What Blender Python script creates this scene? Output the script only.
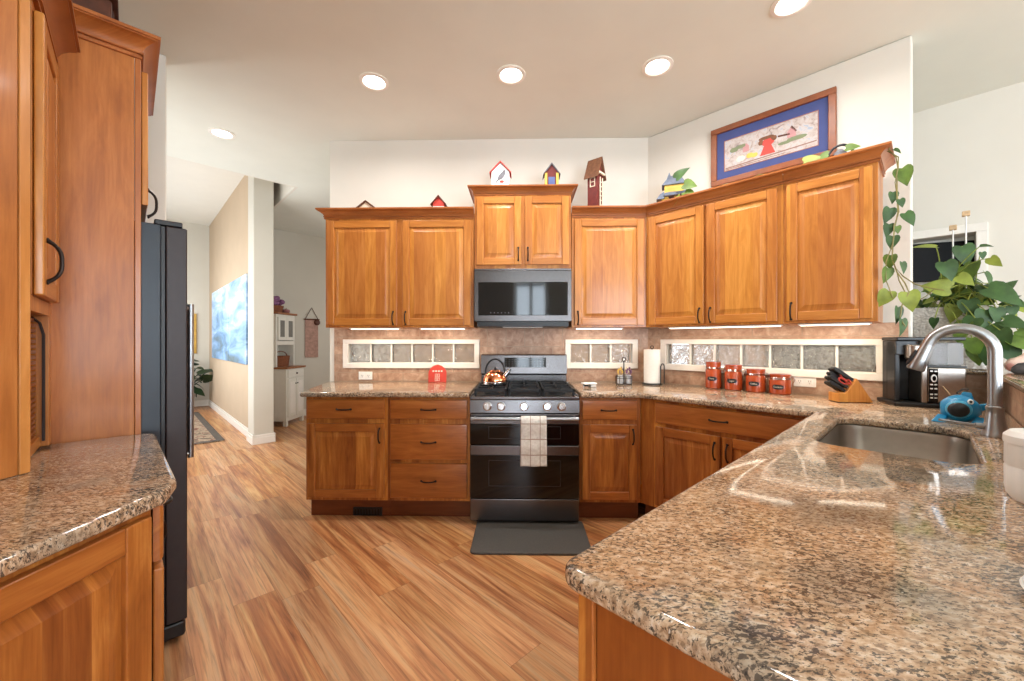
import bpy, bmesh, math, random
from mathutils import Vector, Matrix, noise as mnoise

for o in list(bpy.data.objects):
    bpy.data.objects.remove(o)
SC = bpy.context.scene
COL = SC.collection
R = math.radians
S2 = math.sqrt(.5)
random.seed(7)

# ------------------------------------------------------------------ camera, world, light
EYE = 1.268
YAW = R(1.3)
cam_d = bpy.data.cameras.new('camera')
cam = bpy.data.objects.new('camera', cam_d)
COL.objects.link(cam)
cam.location = (0, 0, EYE)
cam.rotation_euler = (R(90), 0, YAW)
cam_d.sensor_width = 36
cam_d.lens = 36 * 400 / 1024
cam_d.clip_start = .02
SC.camera = cam

SC.view_settings.view_transform = 'Standard'
SC.view_settings.look = 'None'
SC.view_settings.gamma = 1
SC.view_settings.use_curve_mapping = False
SC.view_settings.exposure = 0.08

W = bpy.data.worlds.new('sky')
SC.world = W
W.use_nodes = True
W.node_tree.nodes['Background'].inputs[0].default_value = (.80, .90, 1, 1)
W.node_tree.nodes['Background'].inputs[1].default_value = 3.2


def area(name, loc, direction, sx, sy, power, color=(1, 1, 1), parent=None, spread=180, shape='RECTANGLE'):
    d = bpy.data.lights.new(name, 'AREA')
    d.shape = shape
    d.size = sx
    d.size_y = sy
    d.energy = power
    d.color = color
    d.spread = R(spread)
    o = bpy.data.objects.new(name, d)
    COL.objects.link(o)
    o.location = loc
    o.rotation_euler = Vector(direction).to_track_quat('-Z', 'Y').to_euler()
    if parent:
        o.parent = parent
    return o


DAY = (.86, .93, 1)
area('daylight_patio', (.23, -3.16, 1.45), (0, 1, .25), .66, 2.3, 80, (.76, .885, 1))
area('added_rear_light', (2.75, -3.16, 1.7), (-.15, 1, .6), 2.1, 2.1, 215, (.77, .89, 1))  # added light at the added wide rear window, brightens the room
area('daylight_nook', (5.3, .9, 1.7), (-1, .1, .3), 3.2, 1.9, 84, (.95, .97, 1))
area('daylight_left', (-1.95, -1.75, 1.6), (1, .3, .6), 2.2, 1.9, 150, (.77, .89, 1))


def D(a, n, z=0):
    """Point in the 45 degree grid of the house: a along the angled wall, n towards the room."""
    return Vector((S2 * (a - n), S2 * (-a - n), z))


area('daylight_hall', D(-7.3, .55, 1.7), D(0, -1, .15), 3.6, 1.9, 120, (.90, .95, 1))
area('daylight_entry', D(-4.3, .5, 1.6), D(-.55, -1, .1), 1.0, 1.9, 34, (.92, .96, 1))
area('added_dining_fill', (-1.75, 6.2, 1.6), (-1, 0, .1), 2.0, 1.6, 12, (.97, .97, 1))  # added fill lamp, lifts the dark dining wall; no opening behind it

_f = Vector((-math.sin(YAW), math.cos(YAW), 0))
_r = Vector((math.cos(YAW), math.sin(YAW), 0))


def sight(px, py, n=None, y=None, z=None, a=None):
    """Where the line of sight of a measured photograph point meets a real plane of the house."""
    r = _f + _r * ((px - 512) / 400) + Vector((0, 0, (340.3 - py) / 400))
    c = Vector((0, 0, EYE))
    if n is not None:
        nv = Vector((-S2, -S2, 0)); t = n / r.dot(nv)
    elif a is not None:
        nv = Vector((S2, -S2, 0)); t = a / r.dot(nv)
    elif y is not None:
        t = y / r.y
    else:
        t = (z - EYE) / r.z
    return c + r * t


# ------------------------------------------------------------------ materials
MATS = {}


class NT:
    def __init__(s, name):
        s.m = bpy.data.materials.new(name)
        s.m.use_nodes = True
        s.t = s.m.node_tree
        s.b = s.t.nodes['Principled BSDF']
        MATS[name] = s.m

    def n(s, typ, **kw):
        nd = s.t.nodes.new(typ)
        for k, v in kw.items():
            setattr(nd, k, v)
        return nd

    def l(s, a, b):
        s.t.links.new(a, b)

    def put(s, sock, v):
        if hasattr(v, 'links') or hasattr(v, 'is_linked'):
            s.l(v, sock)
        elif v is not None:
            sock.default_value = v

    def math(s, op, a, b=None, c=None):
        nd = s.n('ShaderNodeMath', operation=op)
        for i, v in enumerate((a, b, c)):
            if v is not None:
                s.put(nd.inputs[i], v)
        return nd.outputs[0]

    def xyz(s):
        tc = s.n('ShaderNodeTexCoord')
        sp = s.n('ShaderNodeSeparateXYZ')
        s.l(tc.outputs['Object'], sp.inputs[0])
        return tc.outputs['Object'], sp.outputs[0], sp.outputs[1], sp.outputs[2]

    def vec(s, x, y, z):
        c = s.n('ShaderNodeCombineXYZ')
        s.put(c.inputs[0], x); s.put(c.inputs[1], y); s.put(c.inputs[2], z)
        return c.outputs[0]

    def noise(s, v, scale=5, detail=3, rough=.55, dist=0):
        nd = s.n('ShaderNodeTexNoise')
        if v is not None:
            s.l(v, nd.inputs['Vector'])
        nd.inputs['Scale'].default_value = scale
        nd.inputs['Detail'].default_value = detail
        nd.inputs['Roughness'].default_value = rough
        nd.inputs['Distortion'].default_value = dist
        return nd.outputs['Fac']

    def ramp(s, f, stops, interp='LINEAR'):
        nd = s.n('ShaderNodeValToRGB')
        cr = nd.color_ramp
        cr.interpolation = interp
        while len(cr.elements) < len(stops):
            cr.elements.new(.5)
        for e, (p, c) in zip(cr.elements, stops):
            e.position = p
            if not isinstance(c, (tuple, list)):
                c = (c, c, c)
            e.color = (*c, 1)
        s.l(f, nd.inputs[0])
        return nd.outputs[0]

    def mix(s, f, a, b, mode='MIX'):
        nd = s.n('ShaderNodeMix', data_type='RGBA', blend_type=mode)
        s.put(nd.inputs[0], f)
        for i, v in ((6, a), (7, b)):
            if isinstance(v, (tuple, list)):
                v = (*v[:3], 1)
            s.put(nd.inputs[i], v)
        return nd.outputs[2]

    def bump(s, h, strength=.2, dist=.01):
        nd = s.n('ShaderNodeBump')
        nd.inputs['Strength'].default_value = strength
        nd.inputs['Distance'].default_value = dist
        s.l(h, nd.inputs['Height'])
        s.l(nd.outputs[0], s.b.inputs['Normal'])

    def out(s, col=None, rough=None, metal=None, spec=None, coat=None):
        if col is not None:
            if isinstance(col, (tuple, list)):
                col = (*col[:3], 1)
            s.put(s.b.inputs['Base Color'], col)
        if rough is not None:
            s.put(s.b.inputs['Roughness'], rough)
        if metal is not None:
            s.b.inputs['Metallic'].default_value = metal
        if spec is not None:
            s.b.inputs['Specular IOR Level'].default_value = spec
        if coat is not None:
            s.b.inputs['Coat Weight'].default_value = coat
            s.b.inputs['Coat Roughness'].default_value = .12
        return s.m


def lin(r, g, b):
    f = lambda c: (c / 255 / 12.92) if c <= 10 else ((c / 255 + .055) / 1.055) ** 2.4
    return (f(r), f(g), f(b))


def plain(name, rgb, rough=.5, metal=0, var=.08, scale=18, spec=.5, coat=None):
    t = NT(name)
    v, x, y, z = t.xyz()
    c = lin(*rgb)
    f = t.noise(v, scale, 3)
    col = t.ramp(f, [(.3, tuple(k * (1 - var) for k in c)), (.7, tuple(min(1, k * (1 + var)) for k in c))])
    return t.out(col, rough, metal, spec, coat)


def wood(name, dark, mid, light, axis='Z', stave=.085, rough=.36, var=.34, glue=True, coat=.25):
    t = NT(name)
    v, x, y, z = t.xyz()
    oi = t.n('ShaderNodeObjectInfo').outputs['Random']
    sh = t.math('MULTIPLY', oi, 23.7)
    if axis == 'Z':
        u, g = t.math('ADD', x, t.math('MULTIPLY', y, .83)), z
    elif axis == 'X':
        u, g = t.math('ADD', z, t.math('MULTIPLY', y, .61)), x
    else:
        u, g = t.math('ADD', z, t.math('MULTIPLY', x, .61)), y
    us = t.math('ADD', u, sh)
    idx = t.math('FLOOR', t.math('DIVIDE', us, stave))
    wn = t.n('ShaderNodeTexWhiteNoise', noise_dimensions='1D')
    t.l(idx, wn.inputs['W'])
    rv = wn.outputs['Value']
    gv = t.vec(t.math('MULTIPLY', us, 11), t.math('MULTIPLY_ADD', rv, 9, sh), t.math('MULTIPLY', g, 1.5))
    f = t.noise(gv, 1.8, 6, .6, .9)
    fine = t.noise(t.vec(t.math('MULTIPLY', us, 95), sh, t.math('MULTIPLY', g, 3.0)), 1.6, 3, .6, .2)
    f2 = t.math('ADD', t.math('MULTIPLY', f, .75), t.math('MULTIPLY', fine, .28))
    col = t.ramp(f2, [(.34, lin(*dark)), (.52, lin(*mid)), (.70, lin(*light))])
    hs = t.n('ShaderNodeHueSaturation')
    t.l(col, hs.inputs['Color'])
    if glue:
        t.put(hs.inputs['Value'], t.math('MULTIPLY_ADD', rv, var, 1 - var * .5))
        t.put(hs.inputs['Hue'], t.math('MULTIPLY_ADD', rv, .012, .494))
    else:
        t.put(hs.inputs['Value'], t.math('MULTIPLY_ADD', oi, var * .5, 1 - var * .25))
    t.bump(fine, .04, .003)
    return t.out(hs.outputs[0], rough, 0, .4, coat)


CD, CM, CL = (166, 98, 38), (188, 118, 51), (206, 138, 68)
WV = wood('cherry_wood_upright', CD, CM, CL, 'Z')
WH = wood('cherry_wood_level', CD, CM, CL, 'X', stave=.6, glue=False)
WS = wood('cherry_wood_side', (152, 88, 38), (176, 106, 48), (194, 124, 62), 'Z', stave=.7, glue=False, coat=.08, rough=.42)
WB = wood('cherry_wood_lower', (136, 74, 28), (170, 100, 42), (200, 132, 64), 'Z', var=.6)
WBH = wood('cherry_wood_lower_level', (144, 80, 30), (170, 98, 42), (190, 118, 54), 'X', stave=.6, glue=False)
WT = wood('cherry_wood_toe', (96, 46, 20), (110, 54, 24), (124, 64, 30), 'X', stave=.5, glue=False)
WC = wood('cherry_wood_crown', (140, 76, 34), (164, 94, 44), (184, 112, 56), 'X', stave=.5, glue=False)
BIRCH = wood('birch_block', (190, 120, 50), (208, 138, 64), (220, 156, 82), 'Z', stave=.03, var=.15)


def granite():
    t = NT('speckled_granite')
    v, x, y, z = t.xyz()
    rot = t.n('ShaderNodeMapping')
    t.l(v, rot.inputs[0])
    rot.inputs['Rotation'].default_value = (0, 0, R(35))
    rot.inputs['Scale'].default_value = (1, 1.7, 1)
    w = rot.outputs[0]
    base = t.ramp(t.noise(w, 62, 4, .6, .3), [(.32, lin(142, 112, 86)), (.45, lin(186, 153, 121)), (.58, lin(208, 182, 154)), (.75, lin(226, 212, 194))])
    rust = t.ramp(t.noise(v, 7, 3, .6), [(.55, 0), (.70, 1)])
    base = t.mix(t.math('MULTIPLY', rust, .40), base, lin(178, 116, 62))
    grey = t.ramp(t.noise(v, 4.2, 2), [(.5, 0), (.68, 1)])
    base = t.mix(t.math('MULTIPLY', grey, .7), base, lin(128, 124, 112))
    fl = t.n('ShaderNodeTexVoronoi')
    t.l(w, fl.inputs['Vector'])
    fl.inputs['Scale'].default_value = 120
    sp = t.n('ShaderNodeSeparateColor')
    t.l(fl.outputs['Color'], sp.inputs[0])
    cell = sp.outputs[0]
    cells = t.ramp(cell, [(.0, 0), (.80, 0), (.84, 1)])
    base = t.mix(t.math('MULTIPLY', cells, .5), base, lin(112, 90, 70))
    n1 = t.noise(w, 108, 5, .62, .4)
    dens = t.noise(v, 9, 3)
    d1 = t.math('ADD', n1, t.math('MULTIPLY', t.math('SUBTRACT', dens, .5), .40))
    dk = t.ramp(d1, [(.548, 0), (.585, 1)])
    base = t.mix(t.math('MULTIPLY', dk, .86), base, lin(66, 58, 52))
    n2 = t.noise(w, 165, 3, .6, .4)
    blk = t.ramp(n2, [(.59, 0), (.63, 1)])
    base = t.mix(t.math('MULTIPLY', blk, .8), base, lin(38, 35, 34))
    wh = t.ramp(t.noise(w, 85, 2, .5), [(.70, 0), (.74, 1)])
    base = t.mix(t.math('MULTIPLY', wh, .7), base, lin(232, 220, 204))
    return t.out(base, .065, 0, .6)


GRAN = granite()


def floor_mat():
    t = NT('plank_floor')
    v, x, y, z = t.xyz()
    PW, PL = .178, 1.22
    row = t.math('FLOOR', t.math('DIVIDE', y, PW))
    w1 = t.n('ShaderNodeTexWhiteNoise', noise_dimensions='1D')
    t.l(row, w1.inputs['W'])
    xo = t.math('ADD', x, t.math('MULTIPLY', w1.outputs['Value'], PL))
    col_i = t.math('FLOOR', t.math('DIVIDE', xo, PL))
    w2 = t.n('ShaderNodeTexWhiteNoise', noise_dimensions='2D')
    t.l(t.vec(row, col_i, 0), w2.inputs['Vector'])
    rv = w2.outputs['Value']
    off = t.math('MULTIPLY', rv, 31.0)
    g = t.noise(t.vec(t.math('MULTIPLY', x, .55), t.math('MULTIPLY', y, 10), off), 1.7, 5, .62, .9)
    g2 = t.noise(t.vec(t.math('MULTIPLY', x, 1.6), t.math('MULTIPLY', y, 46), off), 2.0, 4, .6, .5)
    pale = t.ramp(g, [(.32, lin(154, 100, 66)), (.44, lin(188, 134, 92)), (.56, lin(208, 160, 114)), (.70, lin(186, 154, 126))])
    warm = t.ramp(g, [(.32, lin(140, 80, 44)), (.44, lin(178, 112, 64)), (.56, lin(204, 146, 90)), (.70, lin(224, 180, 120))])
    c = t.mix(rv, pale, warm)
    line = t.ramp(g2, [(.48, 1.04), (.60, .82), (.74, .56)])
    c = t.mix(1, c, line, 'MULTIPLY')
    hs = t.n('ShaderNodeHueSaturation')
    t.l(c, hs.inputs['Color'])
    w3 = t.n('ShaderNodeTexWhiteNoise', noise_dimensions='2D')
    t.l(t.vec(t.math('ADD', row, 40.3), col_i, 0), w3.inputs['Vector'])
    t.put(hs.inputs['Value'], t.math('MULTIPLY_ADD', w3.outputs['Value'], .34, .80))
    fy = t.math('FRACT', t.math('DIVIDE', y, PW))
    fx = t.math('FRACT', t.math('DIVIDE', xo, PL))
    e = t.math('MINIMUM', t.math('MULTIPLY', t.math('MINIMUM', fy, t.math('SUBTRACT', 1, fy)), PW),
               t.math('MULTIPLY', t.math('MINIMUM', fx, t.math('SUBTRACT', 1, fx)), PL))
    gap = t.math('LESS_THAN', e, .0012)
    c = t.mix(t.math('MULTIPLY', gap, .45), hs.outputs[0], lin(90, 50, 28))
    t.bump(g2, .05, .003)
    return t.out(c, t.math('MULTIPLY_ADD', g, .15, .27), 0, .45)


FLOOR = floor_mat()


def tile_mat(name, w, h, grout=.004, shift=0):
    t = NT(name)
    v, x, y, z = t.xyz()
    b = t.n('ShaderNodeTexBrick')
    t.l(t.vec(t.math('ADD', x, shift), t.math('SUBTRACT', z, .906), 0), b.inputs['Vector'])
    b.inputs['Scale'].default_value = 1
    b.inputs['Mortar Size'].default_value = grout
    b.inputs['Mortar Smooth'].default_value = .3
    b.inputs['Brick Width'].default_value = w
    b.inputs['Row Height'].default_value = h
    b.inputs['Color1'].default_value = (.0, .0, .0, 1)
    b.inputs['Color2'].default_value = (1, 1, 1, 1)
    b.inputs['Mortar'].default_value = (.5, .5, .5, 1)
    n1 = t.noise(v, 17, 5, .62, .5)
    c = t.ramp(n1, [(.3, lin(150, 112, 90)), (.5, lin(178, 142, 118)), (.68, lin(198, 168, 144))])
    hs = t.n('ShaderNodeHueSaturation')
    t.l(c, hs.inputs['Color'])
    t.put(hs.inputs['Value'], t.math('MULTIPLY_ADD', b.outputs['Color'], .24, .88))
    pit = t.ramp(t.noise(v, 75, 3), [(.62, 0), (.70, 1)])
    c = t.mix(t.math('MULTIPLY', pit, .35), hs.outputs[0], lin(128, 96, 78))
    c = t.mix(b.outputs['Fac'], c, lin(170, 144, 122))
    t.bump(t.math('SUBTRACT', t.math('MULTIPLY', n1, .3), b.outputs['Fac']), .3, .003)
    return t.out(c, .42, 0, .4)


TILE = tile_mat('travertine_tile', .30, .0785)
TILE_BIG = tile_mat('travertine_tile_large', .165, .155, shift=.05)

WALL = plain('cream_wall_paint', (224, 219, 208), .85, var=.02, scale=3, spec=.2)
CEIL = plain('ceiling_paint', (225, 226, 216), .9, var=.02, scale=3, spec=.2)
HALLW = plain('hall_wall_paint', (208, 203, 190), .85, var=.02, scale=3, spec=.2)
TAN = plain('tan_wall_paint', (194, 172, 146), .85, var=.03, scale=3, spec=.2)
WHITE = plain('white_trim_paint', (236, 231, 222), .45, var=.02)
FRAMEW = plain('cream_window_trim', (236, 229, 220), .45, var=.02)
STEEL = plain('brushed_steel', (168, 160, 152), .28, 1, var=.06, scale=40)
SATIN = plain('satin_nickel', (166, 168, 170), .32, 1, var=.04)
SINKM = plain('sink_steel', (176, 170, 162), .34, 1, var=.05, scale=30)
DSTEEL = plain('black_stainless', (108, 105, 106), .27, 1, var=.06, scale=30)
SLATE = plain('slate_steel', (54, 47, 47), .42, .35, var=.06, scale=30)
FSIDE = plain('fridge_side', (34, 41, 49), .38, .2, var=.05)
BLKGLASS = plain('black_glass', (8, 8, 10), .05, 0, var=.05, spec=.4)
BLACK = plain('black_plastic', (24, 24, 26), .4, 0, var=.1)
IRON = plain('cast_iron', (30, 31, 34), .55, .2, var=.15, scale=60)
BRONZE = plain('dark_bronze', (50, 42, 38), .38, .8, var=.15)
CHROME = plain('chrome', (200, 200, 204), .12, 1, var=.03)
COPPER = plain('polished_copper', (226, 150, 110), .14, 1, var=.06)
RUBBER = plain('grey_rubber_mat', (78, 74, 69), .75, var=.15, scale=140)
CERAM = plain('orange_red_ceramic', (160, 66, 30), .16, 0, var=.10, scale=14, coat=.4)
LABELM = plain('black_label', (26, 24, 26), .5, var=.1)
CREAMINK = plain('cream_lettering', (226, 218, 204), .6, var=.02)
WPLAST = plain('white_plastic', (236, 234, 230), .35, var=.02)
PAPER = plain('white_paper', (240, 238, 234), .9, var=.02, scale=60)
TEAL = plain('teal_plastic', (22, 130, 178), .32, var=.05)
RED = plain('red_paint', (196, 62, 50), .5, var=.1)
DRED = plain('barn_red_wood', (112, 40, 34), .6, var=.2, scale=30)
GREEN1 = plain('pothos_leaf', (92, 118, 40), .55, var=.38, scale=16)
GREEN2 = plain('pothos_leaf_dark', (54, 86, 36), .55, var=.35, scale=16)
GREEN3 = plain('pothos_leaf_lime', (138, 150, 56), .55, var=.25, scale=16)
STEM = plain('pothos_stem', (132, 122, 66), .5, var=.2)
DLEAF = plain('deep_green_leaf', (30, 52, 26), .4, var=.3)
BROWN = plain('dark_brown_wood', (88, 46, 26), .5, var=.3, scale=24)
ROOFB = plain('brown_shingle', (120, 78, 52), .7, var=.3, scale=40)
GREYR = plain('grey_roof', (112, 112, 118), .6, var=.2, scale=40)
CREAMP = plain('cream_paint', (236, 222, 196), .55, var=.05)
YELLOW = plain('yellow_paint', (222, 184, 84), .55, var=.1)
BLUEP = plain('blue_paint', (86, 100, 150), .55, var=.12)
CORK = plain('pale_cork', (212, 180, 140), .8, var=.15, scale=60)
HUTW = plain('hutch_white_paint', (226, 222, 210), .5, var=.02)
WICKER = plain('brown_wicker', (120, 66, 34), .7, var=.35, scale=70)
PURPLE = plain('purple_blossom', (128, 84, 120), .7, var=.3, scale=40)
GOLD = plain('gold_frame', (196, 152, 74), .35, .7, var=.15)
STONE = plain('dark_stone', (66, 66, 68), .5, var=.3, scale=40)
SHELL = plain('pale_shell', (216, 186, 170), .5, var=.15, scale=40)
EXT = plain('tan_stucco', (196, 158, 126), .9, var=.25, scale=5)
TVGL = plain('dark_screen', (10, 10, 12), .5, var=.05, spec=.12)
GREYP = plain('grey_paint', (176, 168, 156), .8, var=.03)


def emis(name, rgb, strength):
    t = NT(name)
    t.out((.8, .8, .8), .5)
    t.b.inputs['Emission Color'].default_value = (*rgb, 1)
    t.b.inputs['Emission Strength'].default_value = strength
    return t.m


LAMP = emis('lamp_lens', (1, .93, .84), 14)
BAR = emis('light_bar_lens', (1, .86, .66), 5)


def glassblock():
    t = NT('wavy_glass_block')
    v, x, y, z = t.xyz()
    n1 = t.noise(v, 22, 2, .5, 2.4)
    t.bump(n1, .8, .03)
    t.b.inputs['Transmission Weight'].default_value = .93
    t.b.inputs['IOR'].default_value = 1.42
    return t.out((.95, .95, .93), .10)


GBLOCK = glassblock()


def clear_mat(name, tint, a):
    t = NT(name)
    t.b.inputs['Transmission Weight'].default_value = a
    t.b.inputs['IOR'].default_value = 1.1
    return t.out(tint, .12)


TANKM = clear_mat('clear_tank', (.72, .74, .78), .75)


def steel_pot():
    t = NT('hammered_silver')
    v, x, y, z = t.xyz()
    f = t.n('ShaderNodeTexVoronoi')
    t.l(v, f.inputs['Vector'])
    f.inputs['Scale'].default_value = 75
    t.bump(f.outputs['Distance'], .7, .006)
    c = t.ramp(f.outputs['Distance'], [(0, lin(236, 228, 218)), (.8, lin(196, 186, 176))])
    return t.out(c, .38, .15)


HAMMER = steel_pot()


def art_blue():
    t = NT('blue_board_painting')
    v, x, y, z = t.xyz()
    f = t.noise(t.vec(t.math('MULTIPLY', x, .55), 0, t.math('MULTIPLY', z, 2.2)), 1.8, 6, .6, .8)
    h = t.math('ADD', f, t.math('MULTIPLY', t.math('SUBTRACT', z, 1.6), .22))
    c = t.ramp(h, [(.22, lin(94, 110, 108)), (.36, lin(106, 144, 180)), (.50, lin(150, 186, 224)), (.62, lin(206, 222, 236)), (.76, lin(232, 236, 238))])
    return t.out(c, .45, 0, .4)


ARTB = art_blue()


def towel_mat():
    t = NT('checked_towel')
    v, x, y, z = t.xyz()
    fx = t.math('FRACT', t.math('MULTIPLY_ADD', x, 15.5, .36))
    fz = t.math('FRACT', t.math('MULTIPLY_ADD', z, 9.6, .18))
    a = t.math('LESS_THAN', fx, .07)
    b = t.math('LESS_THAN', fz, .06)
    k = t.math('MAXIMUM', a, b)
    n1 = t.noise(v, 55, 4)
    base = t.ramp(n1, [(.35, lin(222, 218, 210)), (.65, lin(242, 239, 232))])
    c = t.mix(t.math('MULTIPLY', k, .75), base, lin(152, 112, 84))
    return t.out(c, .9, 0, .1)


TOWEL = towel_mat()


def rug_mat():
    t = NT('patterned_rug')
    v, x, y, z = t.xyz()
    n1 = t.noise(v, 7, 4, .6, 1.5)
    c = t.ramp(n1, [(.34, lin(86, 78, 70)), (.44, lin(150, 130, 110)), (.54, lin(180, 160, 138)), (.62, lin(128, 76, 58)), (.74, lin(90, 92, 90))])
    return t.out(c, .95, 0, .1)


RUGM = rug_mat()


def canvas_mat():
    t = NT('folk_print')
    v, x, y, z = t.xyz()
    n1 = t.noise(v, 24, 6, .65, 1.0)
    c = t.ramp(n1, [(.3, lin(112, 104, 108)), (.42, lin(176, 160, 152)), (.56, lin(196, 188, 184)), (.72, lin(140, 162, 188))])
    return t.out(c, .6)


PRINT = canvas_mat()

# ------------------------------------------------------------------ mesh helpers


class MB:
    def __init__(s):
        s.bm = bmesh.new()
        s.mi = 0
        s.M = Matrix()

    def v(s, p):
        return s.bm.verts.new(s.M @ Vector(p))

    def f(s, vs):
        try:
            fc = s.bm.faces.new(vs)
            fc.material_index = s.mi
            return fc
        except ValueError:
            return None

    def box(s, x0, x1, y0, y1, z0, z1):
        p = [s.v((x, y, z)) for z in (z0, z1) for y in (y0, y1) for x in (x0, x1)]
        for q in ((0, 2, 3, 1), (4, 5, 7, 6), (0, 1, 5, 4), (2, 6, 7, 3), (0, 4, 6, 2), (1, 3, 7, 5)):
            s.f([p[i] for i in q])
        return s

    def loops(s, rings, closed=True, cap=True):
        R_ = [[s.v(p) for p in r] for r in rings]
        n = len(R_[0])
        for a, b in zip(R_, R_[1:]):
            for i in range(n if closed else n - 1):
                j = (i + 1) % n
                s.f([a[i], a[j], b[j], b[i]])
        if cap and closed:
            s.f(list(reversed(R_[0])))
            s.f(R_[-1])
        return s

    def prism(s, poly, z0, z1):
        return s.loops([[(x, y, z0) for x, y in poly], [(x, y, z1) for x, y in poly]])

    def xprism(s, poly, y0, y1):
        """poly in (x, z), extruded along y."""
        return s.loops([[(x, y0, z) for x, z in poly], [(x, y1, z) for x, z in poly]])

    def yprism(s, poly, x0, x1):
        """poly in (y, z), extruded along x."""
        return s.loops([[(x0, y, z) for y, z in poly], [(x1, y, z) for y, z in poly]])

    def lathe(s, prof, c=(0, 0, 0), seg=24, sx=1, sy=1, cap=True):
        rings = []
        for r, z in prof:
            rings.append([(c[0] + sx * r * math.cos(2 * math.pi * i / seg), c[1] + sy * r * math.sin(2 * math.pi * i / seg), c[2] + z) for i in range(seg)])
        return s.loops(rings, cap=cap)

    def tube(s, pts, r, seg=10, cap=True):
        pts = [Vector(p) for p in pts]
        n = len(pts)
        rs = r if isinstance(r, (list, tuple)) else [r] * n
        tan = []
        for i in range(n):
            d = (pts[min(i + 1, n - 1)] - pts[max(i - 1, 0)])
            tan.append(d.normalized())
        up = Vector((0, 0, 1)) if abs(tan[0].z) < .9 else Vector((1, 0, 0))
        u = tan[0].cross(up).normalized()
        rings = []
        for i in range(n):
            u = (u - tan[i] * u.dot(tan[i])).normalized()
            w = tan[i].cross(u)
            rings.append([pts[i] + (u * math.cos(2 * math.pi * k / seg) + w * math.sin(2 * math.pi * k / seg)) * rs[i] for k in range(seg)])
        return s.loops(rings, cap=cap)

    def ell(s, c, rx, ry, rz, seg=16, rings=10):
        prof = []
        R_ = []
        for i in range(1, rings):
            th = math.pi * i / rings
            R_.append([(c[0] + rx * math.sin(th) * math.cos(2 * math.pi * k / seg), c[1] + ry * math.sin(th) * math.sin(2 * math.pi * k / seg), c[2] - rz * math.cos(th)) for k in range(seg)])
        return s.loops(R_)

    def quad(s, a, b, c, d):
        s.f([s.v(a), s.v(b), s.v(c), s.v(d)])
        return s

    def build(s, name, mats, parent=None, bevel=0, seg=2, smooth=35, label=None, kind=None, loc=None, rotz=None):
        bmesh.ops.recalc_face_normals(s.bm, faces=s.bm.faces[:])
        me = bpy.data.meshes.new(name)
        s.bm.to_mesh(me)
        s.bm.free()
        for m in (mats if isinstance(mats, (list, tuple)) else [mats]):
            me.materials.append(m)
        if smooth:
            for p in me.polygons:
                p.use_smooth = True
            me.set_sharp_from_angle(angle=R(smooth))
        o = bpy.data.objects.new(name, me)
        COL.objects.link(o)
        if parent:
            o.parent = parent
        if bevel:
            b = o.modifiers.new('edge', 'BEVEL')
            b.width = bevel
            b.segments = seg
            b.limit_method = 'ANGLE'
            b.angle_limit = R(40)
            b.harden_normals = True
        if label:
            o['label'] = label
        if kind:
            o['kind'] = kind
        if loc is not None:
            o.location = loc
        if rotz is not None:
            o.rotation_euler = (0, 0, R(rotz))
        return o


def tag(o, label, cat, group=None):
    o['label'] = label
    o['category'] = cat
    if group:
        o['group'] = group
    return o


def thing(name, label, cat, loc=(0, 0, 0), rotz=0, group=None):
    o = bpy.data.objects.new(name, None)
    o.empty_display_size = .1
    COL.objects.link(o)
    o.location = loc
    o.rotation_euler = (0, 0, R(rotz))
    return tag(o, label, cat, group)


def bx(name, mat, parent, x0, x1, y0, y1, z0, z1, bevel=.002, **kw):
    return MB().box(x0, x1, y0, y1, z0, z1).build(name, mat, parent, bevel, **kw)


def struct(o):
    o['kind'] = 'structure'
    return o


def rounded(poly, rad, seg=6):
    """Round the corners of a closed 2D polygon; rad is one radius or one per corner."""
    n = len(poly)
    out = []
    for i in range(n):
        r = rad[i] if isinstance(rad, (list, tuple)) else rad
        p = Vector(poly[i]); a = Vector(poly[i - 1]); b = Vector(poly[(i + 1) % n])
        if r <= 0:
            out.append(tuple(p)); continue
        da = (a - p).normalized(); db = (b - p).normalized()
        ang = da.angle(db)
        d = r / math.tan(ang / 2)
        c = p + (da + db).normalized() * (r / math.sin(ang / 2))
        s0 = p + da * d; s1 = p + db * d
        a0 = math.atan2(s0.y - c.y, s0.x - c.x); a1 = math.atan2(s1.y - c.y, s1.x - c.x)
        dd = (a1 - a0 + math.pi) % (2 * math.pi) - math.pi
        for k in range(seg + 1):
            t = a0 + dd * k / seg
            out.append((c.x + r * math.cos(t), c.y + r * math.sin(t)))
    return out


def slab(name, outer, z0, z1, mat, parent=None, holes=(), bev=.012):
    """A stone slab with eased edges and cut-outs, as one mesh."""
    cu = bpy.data.curves.new(name, 'CURVE')
    cu.dimensions = '2D'
    cu.fill_mode = 'BOTH'
    h = (z1 - z0) / 2
    cu.extrude = h - bev
    cu.bevel_depth = bev
    cu.bevel_resolution = 3
    cu.offset = -bev
    for lp in (outer, *holes):
        sp = cu.splines.new('POLY')
        sp.points.add(len(lp) - 1)
        for p, q in zip(sp.points, lp):
            p.co = (q[0], q[1], 0, 1)
        sp.use_cyclic_u = True
    tmp = bpy.data.objects.new('tmp', cu)
    COL.objects.link(tmp)
    dg = bpy.context.evaluated_depsgraph_get()
    me = bpy.data.meshes.new_from_object(tmp.evaluated_get(dg))
    bpy.data.objects.remove(tmp)
    me.transform(Matrix.Translation((0, 0, (z0 + z1) / 2)))
    me.name = name
    me.materials.clear()
    me.materials.append(mat)
    bm = bmesh.new(); bm.from_mesh(me)
    bmesh.ops.remove_doubles(bm, verts=bm.verts[:], dist=1e-5)
    bm.to_mesh(me); bm.free()
    for p in me.polygons:
        p.use_smooth = True
    me.set_sharp_from_angle(angle=R(40))
    o = bpy.data.objects.new(name, me)
    COL.objects.link(o)
    if parent:
        o.parent = parent
    return o


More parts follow.
